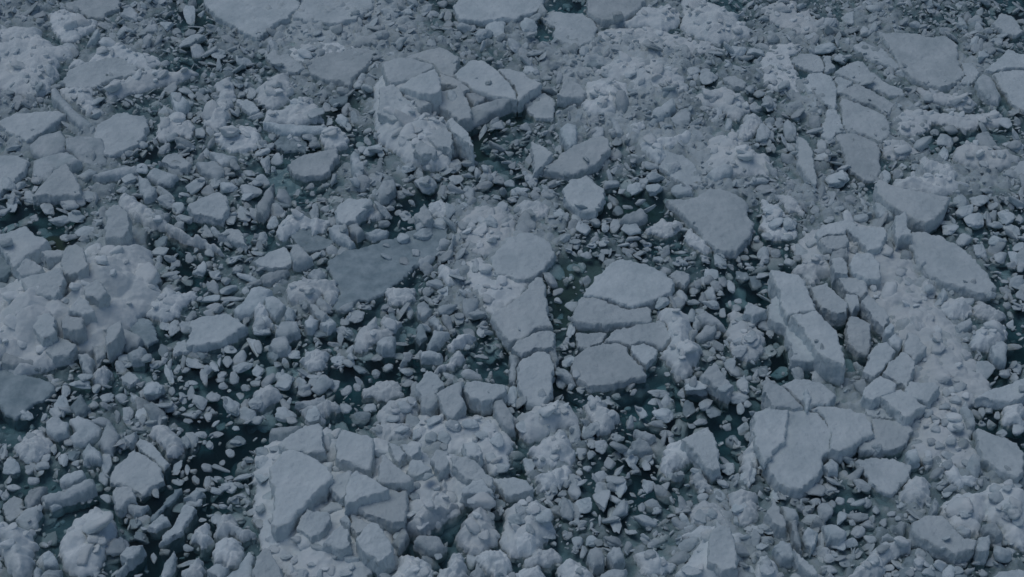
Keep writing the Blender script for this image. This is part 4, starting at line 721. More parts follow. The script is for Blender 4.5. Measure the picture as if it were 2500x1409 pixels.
# ------------------------------------------------------------------ materials
def ice_material(name, light, dark, noise_scale=2.2, rough=0.55, bump=0.35, fine=55.0, soft=0.0, island=False, stain=False):
    m = bpy.data.materials.new(name)
    m.use_nodes = True
    nt = m.node_tree
    N, L = nt.nodes, nt.links
    b = N["Principled BSDF"]
    tc = N.new("ShaderNodeTexCoord")
    oi = N.new("ShaderNodeObjectInfo")
    geo = N.new("ShaderNodeNewGeometry")
    n1 = N.new("ShaderNodeTexNoise")
    n1.inputs["Scale"].default_value = noise_scale
    n1.inputs["Detail"].default_value = 6
    n1.inputs["Roughness"].default_value = 0.6
    L.new(geo.outputs["Position"], n1.inputs["Vector"])
    ramp = N.new("ShaderNodeMapRange")
    ramp.inputs[1].default_value = 0.35
    ramp.inputs[2].default_value = 0.65
    L.new(n1.outputs[0], ramp.inputs[0])
    mix = N.new("ShaderNodeMix")
    mix.data_type = 'RGBA'
    mix.inputs[6].default_value = (*dark, 1)
    mix.inputs[7].default_value = (*light, 1)
    L.new(ramp.outputs[0], mix.inputs[0])
    hsv = N.new("ShaderNodeHueSaturation")
    mr = N.new("ShaderNodeMapRange")
    mr.inputs[3].default_value = 0.86
    mr.inputs[4].default_value = 1.06
    L.new(oi.outputs["Random"], mr.inputs[0])
    mi = N.new("ShaderNodeMapRange")
    mi.inputs[3].default_value = 0.80 if island else 1.0
    mi.inputs[4].default_value = 1.08 if island else 1.0
    L.new(geo.outputs["Random Per Island"], mi.inputs[0])
    mm = N.new("ShaderNodeMath")
    mm.operation = 'MULTIPLY'
    L.new(mr.outputs[0], mm.inputs[0])
    L.new(mi.outputs[0], mm.inputs[1])
    L.new(mm.outputs[0], hsv.inputs["Value"])
    L.new(mix.outputs[2], hsv.inputs["Color"])
    L.new(hsv.outputs[0], b.inputs["Base Color"])
    if stain:                                     # olive algae staining, where the mesh carries it
        at = N.new("ShaderNodeAttribute")
        at.attribute_name = "algae"
        ms = N.new("ShaderNodeMix")
        ms.data_type = 'RGBA'
        ms.inputs[7].default_value = (0.105, 0.10, 0.035, 1)
        L.new(at.outputs["Fac"], ms.inputs[0])
        dr = N.new("ShaderNodeAttribute")
        dr.attribute_name = "drained"             # drained, snowier crust where the slush lies thick
        md = N.new("ShaderNodeMix")
        md.data_type = 'RGBA'
        md.inputs[7].default_value = (0.66, 0.76, 0.80, 1)
        L.new(dr.outputs["Fac"], md.inputs[0])
        L.new(hsv.outputs[0], md.inputs[6])
        L.new(md.outputs[2], ms.inputs[6])
        L.new(ms.outputs[2], b.inputs["Base Color"])
    if soft:
        b.inputs["Subsurface Weight"].default_value = soft
        b.inputs["Subsurface Radius"].default_value = (0.6, 0.85, 1.0)
        b.inputs["Subsurface Scale"].default_value = 0.025
    b.inputs["Roughness"].default_value = rough
    b.inputs["IOR"].default_value = 1.31
    b.inputs["Specular IOR Level"].default_value = 0.3
    nb = N.new("ShaderNodeTexNoise")
    nb.inputs["Scale"].default_value = fine
    nb.inputs["Detail"].default_value = 4
    nb.inputs["Roughness"].default_value = 0.65
    L.new(geo.outputs["Position"], nb.inputs["Vector"])
    nb2 = N.new("ShaderNodeTexNoise")
    nb2.inputs["Scale"].default_value = 9.0
    nb2.inputs["Detail"].default_value = 3
    L.new(geo.outputs["Position"], nb2.inputs["Vector"])
    bp2 = N.new("ShaderNodeBump")
    bp2.inputs["Strength"].default_value = bump
    bp2.inputs["Distance"].default_value = 0.04
    L.new(nb2.outputs[0], bp2.inputs["Height"])
    bp = N.new("ShaderNodeBump")
    bp.inputs["Strength"].default_value = bump
    bp.inputs["Distance"].default_value = 0.012
    L.new(nb.outputs[0], bp.inputs["Height"])
    L.new(bp2.outputs[0], bp.inputs["Normal"])
    L.new(bp.outputs[0], b.inputs["Normal"])
    return m

M_FLOE = ice_material("snow_crusted_ice", (0.72, 0.82, 0.86), (0.56, 0.665, 0.71), 1.6, .65, .9)
M_SLAB = ice_material("clean_snowy_slab", (0.74, 0.835, 0.87), (0.61, 0.715, 0.76), 1.8, .65, .9)
M_SNOW = ice_material("packed_snow_ice", (0.87, 0.945, 0.97), (0.71, 0.81, 0.855), 2.5, .7, .6)
M_CHUNK = ice_material("washed_ice", (0.75, 0.85, 0.895), (0.53, 0.645, 0.695), 3.0, .45, .8, island=True)
M_GREY = ice_material("sodden_grey_ice", (0.44, 0.55, 0.60), (0.27, 0.37, 0.42), 3.2, .35, .5)
M_SLUSH = ice_material("slush", (0.46, 0.58, 0.63), (0.19, 0.28, 0.32), 2.4, .5, .9, 38.0, stain=True)

def water_material():
    m = bpy.data.materials.new("sea_water")
    m.use_nodes = True
    nt = m.node_tree
    N, L = nt.nodes, nt.links
    N.remove(N["Principled BSDF"])
    out = N["Material Output"]
    geo = N.new("ShaderNodeNewGeometry")
    nz = N.new("ShaderNodeTexNoise")
    nz.inputs["Scale"].default_value = 5.0
    nz.inputs["Detail"].default_value = 4
    L.new(geo.outputs["Position"], nz.inputs["Vector"])
    bp = N.new("ShaderNodeBump")
    bp.inputs["Strength"].default_value = 0.25
    bp.inputs["Distance"].default_value = 0.03
    L.new(nz.outputs[0], bp.inputs["Height"])
    fr = N.new("ShaderNodeFresnel")
    fr.inputs[0].default_value = 1.33
    L.new(bp.outputs[0], fr.inputs["Normal"])
    gl = N.new("ShaderNodeBsdfGlossy")
    gl.inputs["Roughness"].default_value = 0.12
    gl.inputs["Color"].default_value = (1, 1, 1, 1)
    L.new(bp.outputs[0], gl.inputs["Normal"])
    tr = N.new("ShaderNodeBsdfTransparent")
    mx = N.new("ShaderNodeMixShader")
    L.new(fr.outputs[0], mx.inputs[0])
    L.new(tr.outputs[0], mx.inputs[1])
    L.new(gl.outputs[0], mx.inputs[2])
    L.new(mx.outputs[0], out.inputs["Surface"])
    ab = N.new("ShaderNodeVolumeAbsorption")
    ab.inputs["Color"].default_value = (0.14, 0.58, 0.66, 1)
    ab.inputs["Density"].default_value = 2.3
    scv = N.new("ShaderNodeVolumeScatter")
    scv.inputs["Color"].default_value = (0.32, 0.60, 0.66, 1)
    scv.inputs["Density"].default_value = 0.42
    ad = N.new("ShaderNodeAddShader")
    L.new(ab.outputs[0], ad.inputs[0])
    L.new(scv.outputs[0], ad.inputs[1])
    L.new(ad.outputs[0], out.inputs["Volume"])
    return m
M_WATER = water_material()

def plain_material(name, col, rough=0.9):
    m = bpy.data.materials.new(name)
    m.use_nodes = True
    nt = m.node_tree
    nz = nt.nodes.new("ShaderNodeTexNoise")
    nz.inputs["Scale"].default_value = 0.8
    cr = nt.nodes.new("ShaderNodeMix")
    cr.data_type = 'RGBA'
    cr.inputs[6].default_value = (*[c * .7 for c in col], 1)
    cr.inputs[7].default_value = (*col, 1)
    nt.links.new(nz.outputs[0], cr.inputs[0])
    nt.links.new(cr.outputs[2], nt.nodes["Principled BSDF"].inputs["Base Color"])
    nt.nodes["Principled BSDF"].inputs["Roughness"].default_value = rough
    return m
M_BED = plain_material("dark_sea_floor", (0.012, 0.02, 0.026))

def tag(o, label=None, cat=None, group=None, kind=None):
    if label: o["label"] = label
    if cat: o["category"] = cat
    if group: o["group"] = group
    if kind: o["kind"] = kind
    return o

# ------------------------------------------------------------------ the water
def box_mesh(name, x0, x1, y0, y1, z0, z1, mat):
    v = [(x0, y0, z0), (x1, y0, z0), (x1, y1, z0), (x0, y1, z0), (x0, y0, z1), (x1, y0, z1), (x1, y1, z1), (x0, y1, z1)]
    f = [(0, 3, 2, 1), (4, 5, 6, 7), (0, 1, 5, 4), (1, 2, 6, 5), (2, 3, 7, 6), (3, 0, 4, 7)]
    return mesh_obj(name, v, f, mat, smooth=False)
tag(box_mesh("sea_water", -70, 70, -20, 150, -3.0, 0.0, M_WATER), kind="structure")
tag(box_mesh("sea_floor", -80, 80, -30, 160, -3.5, -3.1, M_BED), kind="structure")

# ------------------------------------------------------------------ slush: how thick it lies, by area
DENS = [[int(c) for c in r] for r in DENSITY.split()]
DENS = np.array(DENS, float)
def density(px, py):
    fx = np.clip(px / 100.0 - 0.5, 0, 23.999)
    fy = np.clip(py / 100.0 - 0.5, 0, 12.999)
    i, j = fy.astype(int), fx.astype(int)
    a, b = fx - j, fy - i
    return (DENS[i, j] * (1 - a) * (1 - b) + DENS[i, j + 1] * a * (1 - b) + DENS[i + 1, j] * (1 - a) * b + DENS[i + 1, j + 1] * a * b)

# shallow pools over sunken ice: photo x, y, radii, depth, algae staining
POOLS = [(705, 450, 75, 40, .22, 0), (1395, 18, 60, 25, .3, 0), (1325, 75, 28, 30, .25, 0), (1620, 60, 60, 22, .3, 0), (1965, 175, 30, 22, .2, 0),
         (805, 1030, 50, 22, .18, 0), (2320, 330, 60, 40, .4, 0), (60, 1190, 90, 60, .2, 0), (190, 1250, 110, 90, .22, 0), (130, 600, 35, 40, .18, .9),
         (90, 520, 90, 25, .3, .2), (1160, 340, 60, 40, .3, .75), (1250, 285, 90, 25, .25, .7), (1080, 390, 70, 22, .35, .6), (1375, 700, 42, 85, .2, .6),
         (1420, 650, 60, 40, .15, .5), (430, 590, 70, 40, .55, .4), (1275, 1110, 22, 70, .3, .7), (1100, 1275, 50, 60, .45, .6), (330, 800, 60, 45, .25, .55), (240, 870, 60, 25, .25, .5),
         (2030, 770, 60, 60, .4, .6), (2090, 880, 60, 25, .6, .4), (1540, 500, 120, 45, .3, .5), (1900, 830, 35, 80, .9, .2), (2430, 870, 50, 50, .4, .4), (1000, 1340, 70, 40, .4, .5), (480, 45, 40, 50, .25, .5), (830, 265, 50, 30, .2, .5)]
def pools(x, y, z):
    px, py = to_pixel(x, y)
    st = np.zeros_like(px)
    mask = np.zeros_like(px)
    wob = 0.35 * fbm(x * 2.5, y * 2.5, 3.3, 171, 3)
    for cx, cy, rx, ry, dep, al in POOLS:
        q = np.sqrt(((px - cx) / rx) ** 2 + ((py - cy) / ry) ** 2) + wob
        k = np.clip(1.9 - 1.5 * q, 0, 1)
        k = k * k * (3 - 2 * k)
        z = z * (1 - k) + k * (-dep + .12 * (z - z.mean()))
        st = np.maximum(st, al * k)
        mask = np.maximum(mask, k)
    return z, st, mask

def slush_height(x, y, full=False):
    px, py = to_pixel(x, y)
    d = density(px, py)
    d = d + 1.1 * fbm(x * 0.9, y * 0.9, 2.2, 71, 3)
    base = np.interp(d, [0, 2, 4, 5, 6, 7, 9], [-1.6, -0.45, -0.14, -0.07, 0.0, 0.04, 0.11])
    r1 = rubble(x, y, 0.24, 301, 2.3)
    r2 = rubble(x, y, 0.11, 302, 1.6)
    amp = np.interp(d, [2, 5], [.35, 1.0])
    z = base + amp * (0.15 * (r1 - 0.35) + 0.07 * (r2 - 0.35) + 0.05 * fbm(x * 2.2, y * 2.2, 0.5, 81, 3))
    z, st, _m = pools(x, y, z)
    return (z, d, st) if full else (z, d)

def build_slush():
    g = 0.045
    xs, ys = np.arange(-17.5, 17.5, g), np.arange(14.0, 41.5, g)
    X, Y = np.meshgrid(xs, ys)
    shp = X.shape
    Z, d, st = slush_height(X.ravel(), Y.ravel(), True)
    idx = np.arange(X.size).reshape(shp)
    f = np.stack([idx[:-1, :-1].ravel(), idx[:-1, 1:].ravel(), idx[1:, 1:].ravel(), idx[1:, :-1].ravel()], 1)
    z = Z.reshape(shp)
    top = np.maximum(np.maximum(z[:-1, :-1], z[1:, :-1]), np.maximum(z[:-1, 1:], z[1:, 1:])).ravel()
    f = f[top > -1.25]
    used = np.unique(f)
    rm = np.full(X.size, -1)
    rm[used] = np.arange(len(used))
    V = np.stack([X.ravel(), Y.ravel(), Z], 1)[used]
    o = mesh_obj("slush", V, rm[f], M_SLUSH)
    at = o.data.attributes.new("algae", 'FLOAT', 'POINT')
    at.data.foreach_set("value", st[used].astype(np.float32))
    at = o.data.attributes.new("drained", 'FLOAT', 'POINT')
    at.data.foreach_set("value", np.clip((d[used] - 5.0) / 2.5, 0, .9).astype(np.float32))
    tag(o, "grey slush of crushed ice awash between the floes and blocks", "slush", kind="stuff")
build_slush()

# ------------------------------------------------------------------ floes, slabs, blocks, mounds
THINGS = []      # dict(obj, kind, px, py, w, h, label, anchor)
POLYPX = []      # photo outlines, to keep loose brash off the clean tops
def parse_polys():
    out = []
    for ln in POLYS.strip().splitlines():
        kind, tile, h, flags, pts, label, anchor = ln.split('|')
        P = np.array([to_photo(tile, *map(float, p.split(','))) for p in pts.split()])
        fl = dict(t=(0.0, 0.0), k=None, g=False)
        import re
        m = re.search(r't(-?[\d.]+):(-?[\d.]+)', flags)
        if m:
            fl['t'] = (float(m.group(1)), float(m.group(2)))
        m = re.search(r'k([\d.]+)', flags)
        if m:
            fl['k'] = float(m.group(1))
        fl['big'] = bool(re.search(r'k(?![\d.])', flags))
        fl['g'] = 'g' in flags
        out.append(dict(kind=kind, h=float(h), P=P, label=label.strip(), anchor=anchor.strip(), **fl))
    return out
ITEMS = parse_polys()

def poly_area(p):
    x, y = p[:, 0], p[:, 1]
    return 0.5 * abs(np.sum(x * np.roll(y, -1) - np.roll(x, -1) * y))

NAME = dict(f="ice_floe", s="ice_plate", b="ice_block", h="ice_mound")
CAT = dict(f="ice floe", s="ice slab", b="ice block", h="ice mound")
GROUP = dict(f="flat ice floes", s="ice slabs", b="loose ice blocks", h="mounds of broken ice")

def inside_px(px, py, P):
    inside = np.zeros(np.shape(px), bool)
    n = len(P)
    for i in range(n):
        (ax, ay), (bx, by) = P[i], P[(i + 1) % n]
        if ay != by:
            inside ^= ((ay > py) != (by > py)) & (px < (bx - ax) * (py - ay) / (by - ay) + ax)
    return inside

def build_item(it, n):
    kind, h, P = it['kind'], it['h'], it['P']
    seed = 1000 + n * 13
    tx, ty = it['t']
    if kind == 'f' and h > .08 and not it['k']:
        h = .08 + .7 * (h - .08)
    elif kind == 'f' and h > .08:
        h = .08 + .8 * (h - .08)
    proj = h if kind in 'fsb' else h * 0.4
    c0 = to_plane(P[:, 0].mean(), P[:, 1].mean(), proj)
    gap = 0.0
    if kind == 's':                                  # a slab lies on whatever is under it
        wx, wy = to_plane(P[:, 0], P[:, 1], h, tx, ty, c0)
        gx, gy = np.meshgrid(np.linspace(wx.min(), wx.max(), 24), np.linspace(wy.min(), wy.max(), 24))
        s = sdf(gx.ravel(), gy.ravel(), list(zip(wx, wy)))[0]
        sel = s < -0.02
        if sel.any():
            under = hm_get(gx.ravel()[sel], gy.ravel()[sel])
            h = max(h, float(np.percentile(under, 75)) + 0.05)
            gap = h - max(-.2, float(np.percentile(under, 20)) - .1)
        proj = h
        c0 = to_plane(P[:, 0].mean(), P[:, 1].mean(), proj)
    wx, wy = to_plane(P[:, 0], P[:, 1], proj, tx, ty, c0)
    W = np.stack([wx, wy], 1)
    area = poly_area(W)
    cx, cy = c0
    L = W - np.array([cx, cy])
    g = float(np.clip(math.sqrt(area) / 45, 0.011, 0.022))
    R = roughen(L, max(g, .02), {'f': .028, 's': .02, 'b': .02, 'h': .04}[kind], seed)
    th = it['k']
    if kind in 'fs':
        thick = th if th else (0.5 if kind == 'f' else float(np.clip(0.12 + 0.08 * math.sqrt(area), .14, .3)))
        thick = max(thick, gap)
        rr = 0.03
        def top(x, y, s):
            u = np.clip(1 + s / rr, 0, 1)
            z = h + tx * x + ty * y
            z = z + 0.03 * fbm(x * 1.3 + seed, y * 1.3, 0.2, seed, 3) + 0.012 * fbm(x * 7, y * 7, 0.7, seed + 3, 4, .6)
            z = z - 0.05 * np.clip(fbm(x * 1.7, y * 1.7 + seed, 4.4, seed + 6, 3) - .55, 0, .6)
            return z - rr * 0.8 * (1 - np.sqrt(np.maximum(0, 1 - u * u)))
        def zbot(x, y):
            z = h + tx * x + ty * y - thick
            return np.minimum(z, -0.35) if kind == 'f' else z
        V, Fc, ins = grid_solid(R, g, top, zbot, seed, 0.012, 0.026, (0.25, 0.55))
        mat = M_GREY if it['g'] else (M_SLAB if kind == 's' else M_FLOE)
    elif kind == 'b':
        rr = min(0.12, 0.3 * math.sqrt(area))
        rng = np.random.default_rng(seed)
        ax_, ay_ = rng.uniform(-.18, .18), rng.uniform(-.05, .22)
        cell = max(0.12, 0.6 * math.sqrt(area))
        def top(x, y, s):
            u = np.clip(1 + s / rr, 0, 1)
            z = h + ax_ * x + ay_ * y + 0.05 * (rubble(x + seed, y, cell, seed, 1.2) - 0.6)
            z = z + 0.02 * fbm(x * 3, y * 3, 0.2, seed, 3) + 0.006 * fbm(x * 11, y * 11, .7, seed + 3, 2)
            return z - rr * 0.75 * (1 - np.sqrt(np.maximum(0, 1 - u * u)))
        def zbot(x, y):
            return np.full(np.shape(x), min(-0.2, h - 0.25))
        V, Fc, ins = grid_solid(R, g, top, zbot, seed, 0.012, 0.018, (0.25, 0.55))
        mat = M_GREY if it['g'] else M_CHUNK
    else:
        gx = np.linspace(L[:, 0].min(), L[:, 0].max(), 16)
        gy = np.linspace(L[:, 1].min(), L[:, 1].max(), 16)
        GX, GY = np.meshgrid(gx, gy)
        depth = -sdf(GX.ravel(), GY.ravel(), list(map(tuple, L)))[0].min()
        w = min(0.5, depth * 0.75) if h < .45 else min(1.1, depth * 0.95)
        c1 = float(np.clip(0.36 * math.sqrt(area), .2, .55))
        ox, oy = 37.1 * (n % 50), 11.7 * (n % 31)
        def top(x, y, s):
            u = np.clip(-s / w, 0, 1)
            dome = np.sqrt(np.maximum(0, 1 - (1 - u) ** 2))
            dome = .55 * dome + .45 * u
            r1 = rubble(x + ox, y + oy, c1, seed, 1.5)
            r2 = rubble(x + ox, y - oy, c1 * 0.5, seed + 7, 1.5)
            z = 0.03 + (h - 0.03) * dome * (0.42 + 0.5 * r1) + 0.08 * c1 / .4 * (r2 - 0.45) * np.clip(.6 + 1.2 * fbm(x * 1.2 + ox, y * 1.2, .4, seed + 9, 2), 0, 1.3) * (0.4 + 0.6 * dome)
            r3 = rubble(x - ox, y + oy, 0.115, seed + 8, 1.6)
            z = z + 0.022 * (r3 - .4) * np.clip(.55 + 1.1 * fbm(x * 1.5, y * 1.5 + oy, .9, seed + 10, 2), 0, 1.2)
            return z + 0.022 * fbm(x * 4, y * 4, 0.2, seed, 4, .55)
        def zbot(x, y):
            return np.full(np.shape(x), -0.3)
        V, Fc, ins = grid_solid(R, g, top, zbot, seed, 0.02, 0.03, (0.2, 0.5))
        mat = M_GREY if it['g'] else M_SNOW
    ob = mesh_obj(NAME[kind], V, Fc, mat, loc=(cx, cy, 0))
    Vw = V[ins] + np.array([cx, cy, 0])
    hm_add(Vw)
    tag(ob, it['label'] or None, CAT[kind], GROUP[kind])
    px, py = P.mean(0)
    THINGS.append(dict(obj=ob, kind=kind, px=px, py=py, w=np.ptp(P[:, 0]), h=np.ptp(P[:, 1]), label=it['label'], anchor=it['anchor'], grey=it['g']))
    POLYPX.append(P)
    rng = np.random.default_rng(seed + 5)
    if kind == 'h' and area > 0.35:
        foot = roughen(L * (1 + 0.16 / math.sqrt(area)) - np.array([0, .06]), .05, .07, seed + 77)
        def top3(x, y, s):
            return -0.06 - 0.16 * np.clip(1 + s / .25, 0, 1) + 0.05 * fbm(x * 2, y * 2, 0.3, seed, 3)
        V3, F3, _ = grid_solid(foot, 0.06, top3, lambda x, y: np.full(np.shape(x), -0.5), seed, .02, .05)
        mesh_obj("submerged_foot", V3, F3, M_SLUSH, parent=ob)
    if kind == 'h' and area > 0.35:                  # blocks frozen into the mound
        m = int(np.clip(area / 0.085, 3, 50))
        tries = 0
        made = 0
        while made < m and tries < 400:
            tries += 1
            x = rng.uniform(L[:, 0].min(), L[:, 0].max())
            y = rng.uniform(L[:, 1].min(), L[:, 1].max())
            s = sdf(np.array([x]), np.array([y]), list(map(tuple, L)))[0][0]
            if s > -0.12:
                continue
            sz = 0.06 * (1 - .94 * rng.random()) ** -.5 * (1.25 if it['big'] else 1)
            v, f = chunk_shape(int(rng.integers(1e6)), 3, 24, 9, .05)
            a = rng.uniform(0, 6.28)
            v = v * np.array([sz, sz * rng.uniform(.6, 1), sz * rng.uniform(.4, .7)])
            ca, sa = math.cos(a), math.sin(a)
            v = np.stack([v[:, 0] * ca - v[:, 1] * sa, v[:, 0] * sa + v[:, 1] * ca, v[:, 2] + rng.uniform(-.7, .7) * v[:, 0]], 1)
            z = float(top(np.array([x]), np.array([y]), np.array([s]))[0])
            e = mesh_obj("embedded_block", v, f, M_SNOW, parent=ob, loc=(x, y, z + sz * .08))
            hm_add(v + np.array([cx + x, cy + y, z]))
            made += 1
    if kind == 'f' and h < 0.25 and area > 0.25 and rng.random() < 0.7:
        R2 = roughen(L * (1 + 0.13 / math.sqrt(area)) + rng.uniform(-.06, .06, 2) - np.array([0, .05]), .05, .06, seed + 77)
        def top2(x, y, s):
            return -0.10 - 0.1 * np.clip(1 + s / .2, 0, 1) + 0.04 * fbm(x * 2, y * 2, 0.3, seed, 3)
        V2, F2, _ = grid_solid(R2, 0.05, top2, lambda x, y: np.full(np.shape(x), -0.45), seed, .02, .04)
        mesh_obj("submerged_ledge", V2, F2, M_GREY, parent=ob)

order = {'f': 0, 'h': 1, 'b': 2, 's': 3}
for n, it in sorted(enumerate(ITEMS), key=lambda q: (order[q[1]['kind']], q[1]['h'])):
    build_item(it, n)

# ------------------------------------------------------------------ loose chunks
def parse_chunks():
    out = []
    for ln in CHUNKS.strip().splitlines():
        tile, *cs = ln.split()
        for c in cs:
            low = c.endswith('d')
            v = list(map(float, c.rstrip('d').split(',')))
            if v[2] < 5:
                continue
            px, py = to_photo(tile, v[0], v[1])
            out.append(dict(px=px, py=py, w=v[2] * TS, h=v[3] * TS, a=v[4] if len(v) > 4 else 0.0, low=low))
    return out
CH = parse_chunks()
CH.sort(key=lambda c: -c['w'] * c['h'])

def chunk_geometry(c, seed, n):
    """World-space verts of a chunk whose outline fills the traced ellipse."""
    rng = np.random.default_rng(seed)
    a = math.radians(c['a'])
    ca, sa = math.cos(a), math.sin(a)
    hw, hh = c['w'] / 2, c['h'] / 2
    x0, y0 = to_plane(c['px'], c['py'], 0.08)
    base = 0.0
    for _ in range(2):
        gx = x0 + np.array([-.5, 0, .5, 0, 0]) * hw * 0.008
        gy = y0 + np.array([0, 0, 0, -.5, .5]) * hh * 0.01
        base = max(0.0, float(np.median(hm_get(gx, gy))))
        x0, y0 = to_plane(c['px'], c['py'], base + 0.05)
    def gp(dx, dy):
        x, y = to_plane(c['px'] + dx, c['py'] + dy, base + 0.05)
        return np.array([x - x0, y - y0])
    A = gp(hw * ca, hw * sa)
    B = gp(-hh * sa, hh * ca)
    la, lb = np.linalg.norm(A), np.linalg.norm(B)
    az = float(np.clip(0.62 * min(la, lb) * rng.uniform(.5, 1.15), .025, .3))
    shrink = math.sqrt(max(0.25, 1 - (az * 0.9 / max(lb, 1e-6)) ** 2 * .55))
    B = B * shrink
    v, f = chunk_shape(seed, n, rng.choice([12, 20, 32]), int(rng.integers(7, 12)), .05)
    sk = rng.uniform(-.25, .25, 2)
    xy = v[:, :1] * A + v[:, 1:2] * B
    z = v[:, 2] * az + sk[0] * xy[:, 0] + sk[1] * xy[:, 1]
    cz = (-0.35 * az if c['low'] else 0.3 * az) if base < .02 else base + 0.25 * az
    return np.column_stack([xy, z]), f, (x0, y0, cz), base

NCHUNK = 300
rest_V, rest_F, off = [], [], 0
for i, c in enumerate(CH):
    n = 4 if c['w'] * c['h'] > 900 else 3
    v, f, loc, base = chunk_geometry(c, 5000 + i * 7, n if i < NCHUNK else 3)
    if i < NCHUNK:
        grey = c['low']
        ob = mesh_obj("ice_chunk", v, f, M_GREY if grey else M_CHUNK, loc=loc)
        tag(ob, None, "ice chunk", "loose ice chunks")
        THINGS.append(dict(obj=ob, kind='c', px=c['px'], py=c['py'], w=c['w'], h=c['h'], a=c['a'], label='', anchor='', grey=grey))
    else:
        rest_V.append(v + np.array(loc)); rest_F.append(f + off); off += len(v)
    hm_add((v + np.array(loc))[v[:, 2] > 0])

# ------------------------------------------------------------------ brash: thousands of small bits between
rng = np.random.default_rng(99)
SHAPES = {2: [chunk_shape(70 + k, 2, 26, 7 + k % 4, .09) for k in range(40)], 3: [chunk_shape(170 + k, 3, 34, 6 + k % 5, .06) for k in range(40)]}
NB = 80000
bx, by = rng.uniform(-17, 17, NB), rng.uniform(14.3, 41, NB)
inf = np.abs(bx) < by * 0.46 + 1.6
bx, by = bx[inf], by[inf]
NB = len(bx)
bqx, bqy = to_pixel(bx, by)
bd = density(bqx, bqy) + 1.2 * fbm(bx * .9, by * .9, 2.2, 71, 3) + 1.6 * fbm(bx * 2.6, by * 2.6, 5.1, 75, 2)
keep = rng.random(NB) < np.interp(bd, [0, 1.5, 3, 5, 6.5, 9], [.02, .09, .52, .75, .5, .4])
keep &= rng.random(NB) > .8 * pools(bx, by, np.zeros(NB))[2]
onpoly = np.zeros(NB, bool)
for P in POLYPX:
    onpoly |= inside_px(bqx, bqy, P)
keep &= ~onpoly
bx, by, bd, onpoly = bx[keep], by[keep], bd[keep], onpoly[keep]
NB = len(bx)
size = 0.044 * (1 - rng.random(NB)) ** (-1 / 1.8)
size = np.clip(size, .044, .19)
size = np.where(rng.random(NB) < .4, rng.uniform(.012, .035, NB), size)
tiny_ok = (size > .04) | (bd > 3.2) | (rng.random(NB) < .25)
bx, by, bd, onpoly, size = [q[tiny_ok] for q in (bx, by, bd, onpoly, size)]
NB = len(bx)
size = np.where(onpoly, np.clip(size, .02, .035), size)
sl = np.maximum(0, slush_height(bx, by)[0])
hmv = hm_get(bx, by)
ok = ~((hmv > sl + .05) & (rng.random(NB) < .95))
bx, by, bd, onpoly, size, sl, hmv = [q[ok] for q in (bx, by, bd, onpoly, size, sl, hmv)]
NB = len(bx)
hz = np.maximum(sl, hmv)
for i in range(NB):
    s = size[i]
    v, f = SHAPES[3 if s > .042 else 2][rng.integers(40)]
    a = rng.uniform(0, 6.283)
    flat = rng.random() < .4
    sc = np.array([s * 1.15, s * rng.uniform(.4, .95), s * (rng.uniform(.2, .4) if flat else rng.uniform(.45, .85))])
    w = v * sc
    ca, sa = math.cos(a), math.sin(a)
    k1, k2 = rng.uniform(-.75, .75, 2)
    w = np.column_stack([w[:, 0] * ca - w[:, 1] * sa, w[:, 0] * sa + w[:, 1] * ca, w[:, 2] + k1 * w[:, 0] + k2 * w[:, 1]])
    z = hz[i] + sc[2] * (rng.uniform(-1.15, .35) if hz[i] < .02 else .25)
    rest_V.append(w + np.array([bx[i], by[i], z])); rest_F.append(f + off); off += len(w)
# bits hanging below the surface in the open water
NS = 16000
sx, sy = rng.uniform(-17, 17, NS), rng.uniform(14.3, 41, NS)
sd = density(*to_pixel(sx, sy))
ok = (rng.random(NS) < np.interp(sd, [0, 2, 4, 6, 9], [.3, .7, .7, .2, 0])) & (hm_get(sx, sy) < .01)
for x, y in zip(sx[ok], sy[ok]):
    s = min(.17, 0.035 * (1 - rng.random()) ** -.5)
    v, f = SHAPES[3 if s > .07 else 2][rng.integers(40)]
    a = rng.uniform(0, 6.283)
    w = v * np.array([s, s * rng.uniform(.5, 1), s * rng.uniform(.35, .7)])
    w = np.column_stack([w[:, 0] * math.cos(a) - w[:, 1] * math.sin(a), w[:, 0] * math.sin(a) + w[:, 1] * math.cos(a), w[:, 2]])
    rest_V.append(w + np.array([x, y, -s * .5 - rng.uniform(.0, .4) ** 1.5])); rest_F.append(f + off); off += len(w)
# broad pieces sunk just under the surface, seen through the water
NL = 4200
sx, sy = rng.uniform(-17, 17, NL), rng.uniform(14.3, 41, NL)
sd = density(*to_pixel(sx, sy))
ok = (rng.random(NL) < np.interp(sd, [0, 1, 2.5, 5, 6.5], [.0, .25, .8, .8, 0])) & (hm_get(sx, sy) < .01)
for x, y in zip(sx[ok], sy[ok]):
    s = rng.uniform(.1, .32)
    v, f = SHAPES[3][rng.integers(40)]
    a = rng.uniform(0, 6.283)
    w = v * np.array([s, s * rng.uniform(.5, .9), s * rng.uniform(.18, .35)])
    tl = rng.uniform(-.3, .3, 2)
    w = np.column_stack([w[:, 0] * math.cos(a) - w[:, 1] * math.sin(a), w[:, 0] * math.sin(a) + w[:, 1] * math.cos(a), w[:, 2]])
    w[:, 2] += tl[0] * w[:, 0] + tl[1] * w[:, 1]
    w[:, 2] -= w[:, 2].max() + rng.uniform(-.01, .22)
    rest_V.append(w + np.array([x, y, 0])); rest_F.append(f + off); off += len(w)
print("brash bits", NB, "verts", off)
brash = mesh_obj("brash_ice", np.concatenate(rest_V), np.concatenate(rest_F), M_CHUNK)
tag(brash, "loose brash of small broken ice bits filling the gaps between larger pieces", "brash ice", kind="stuff")

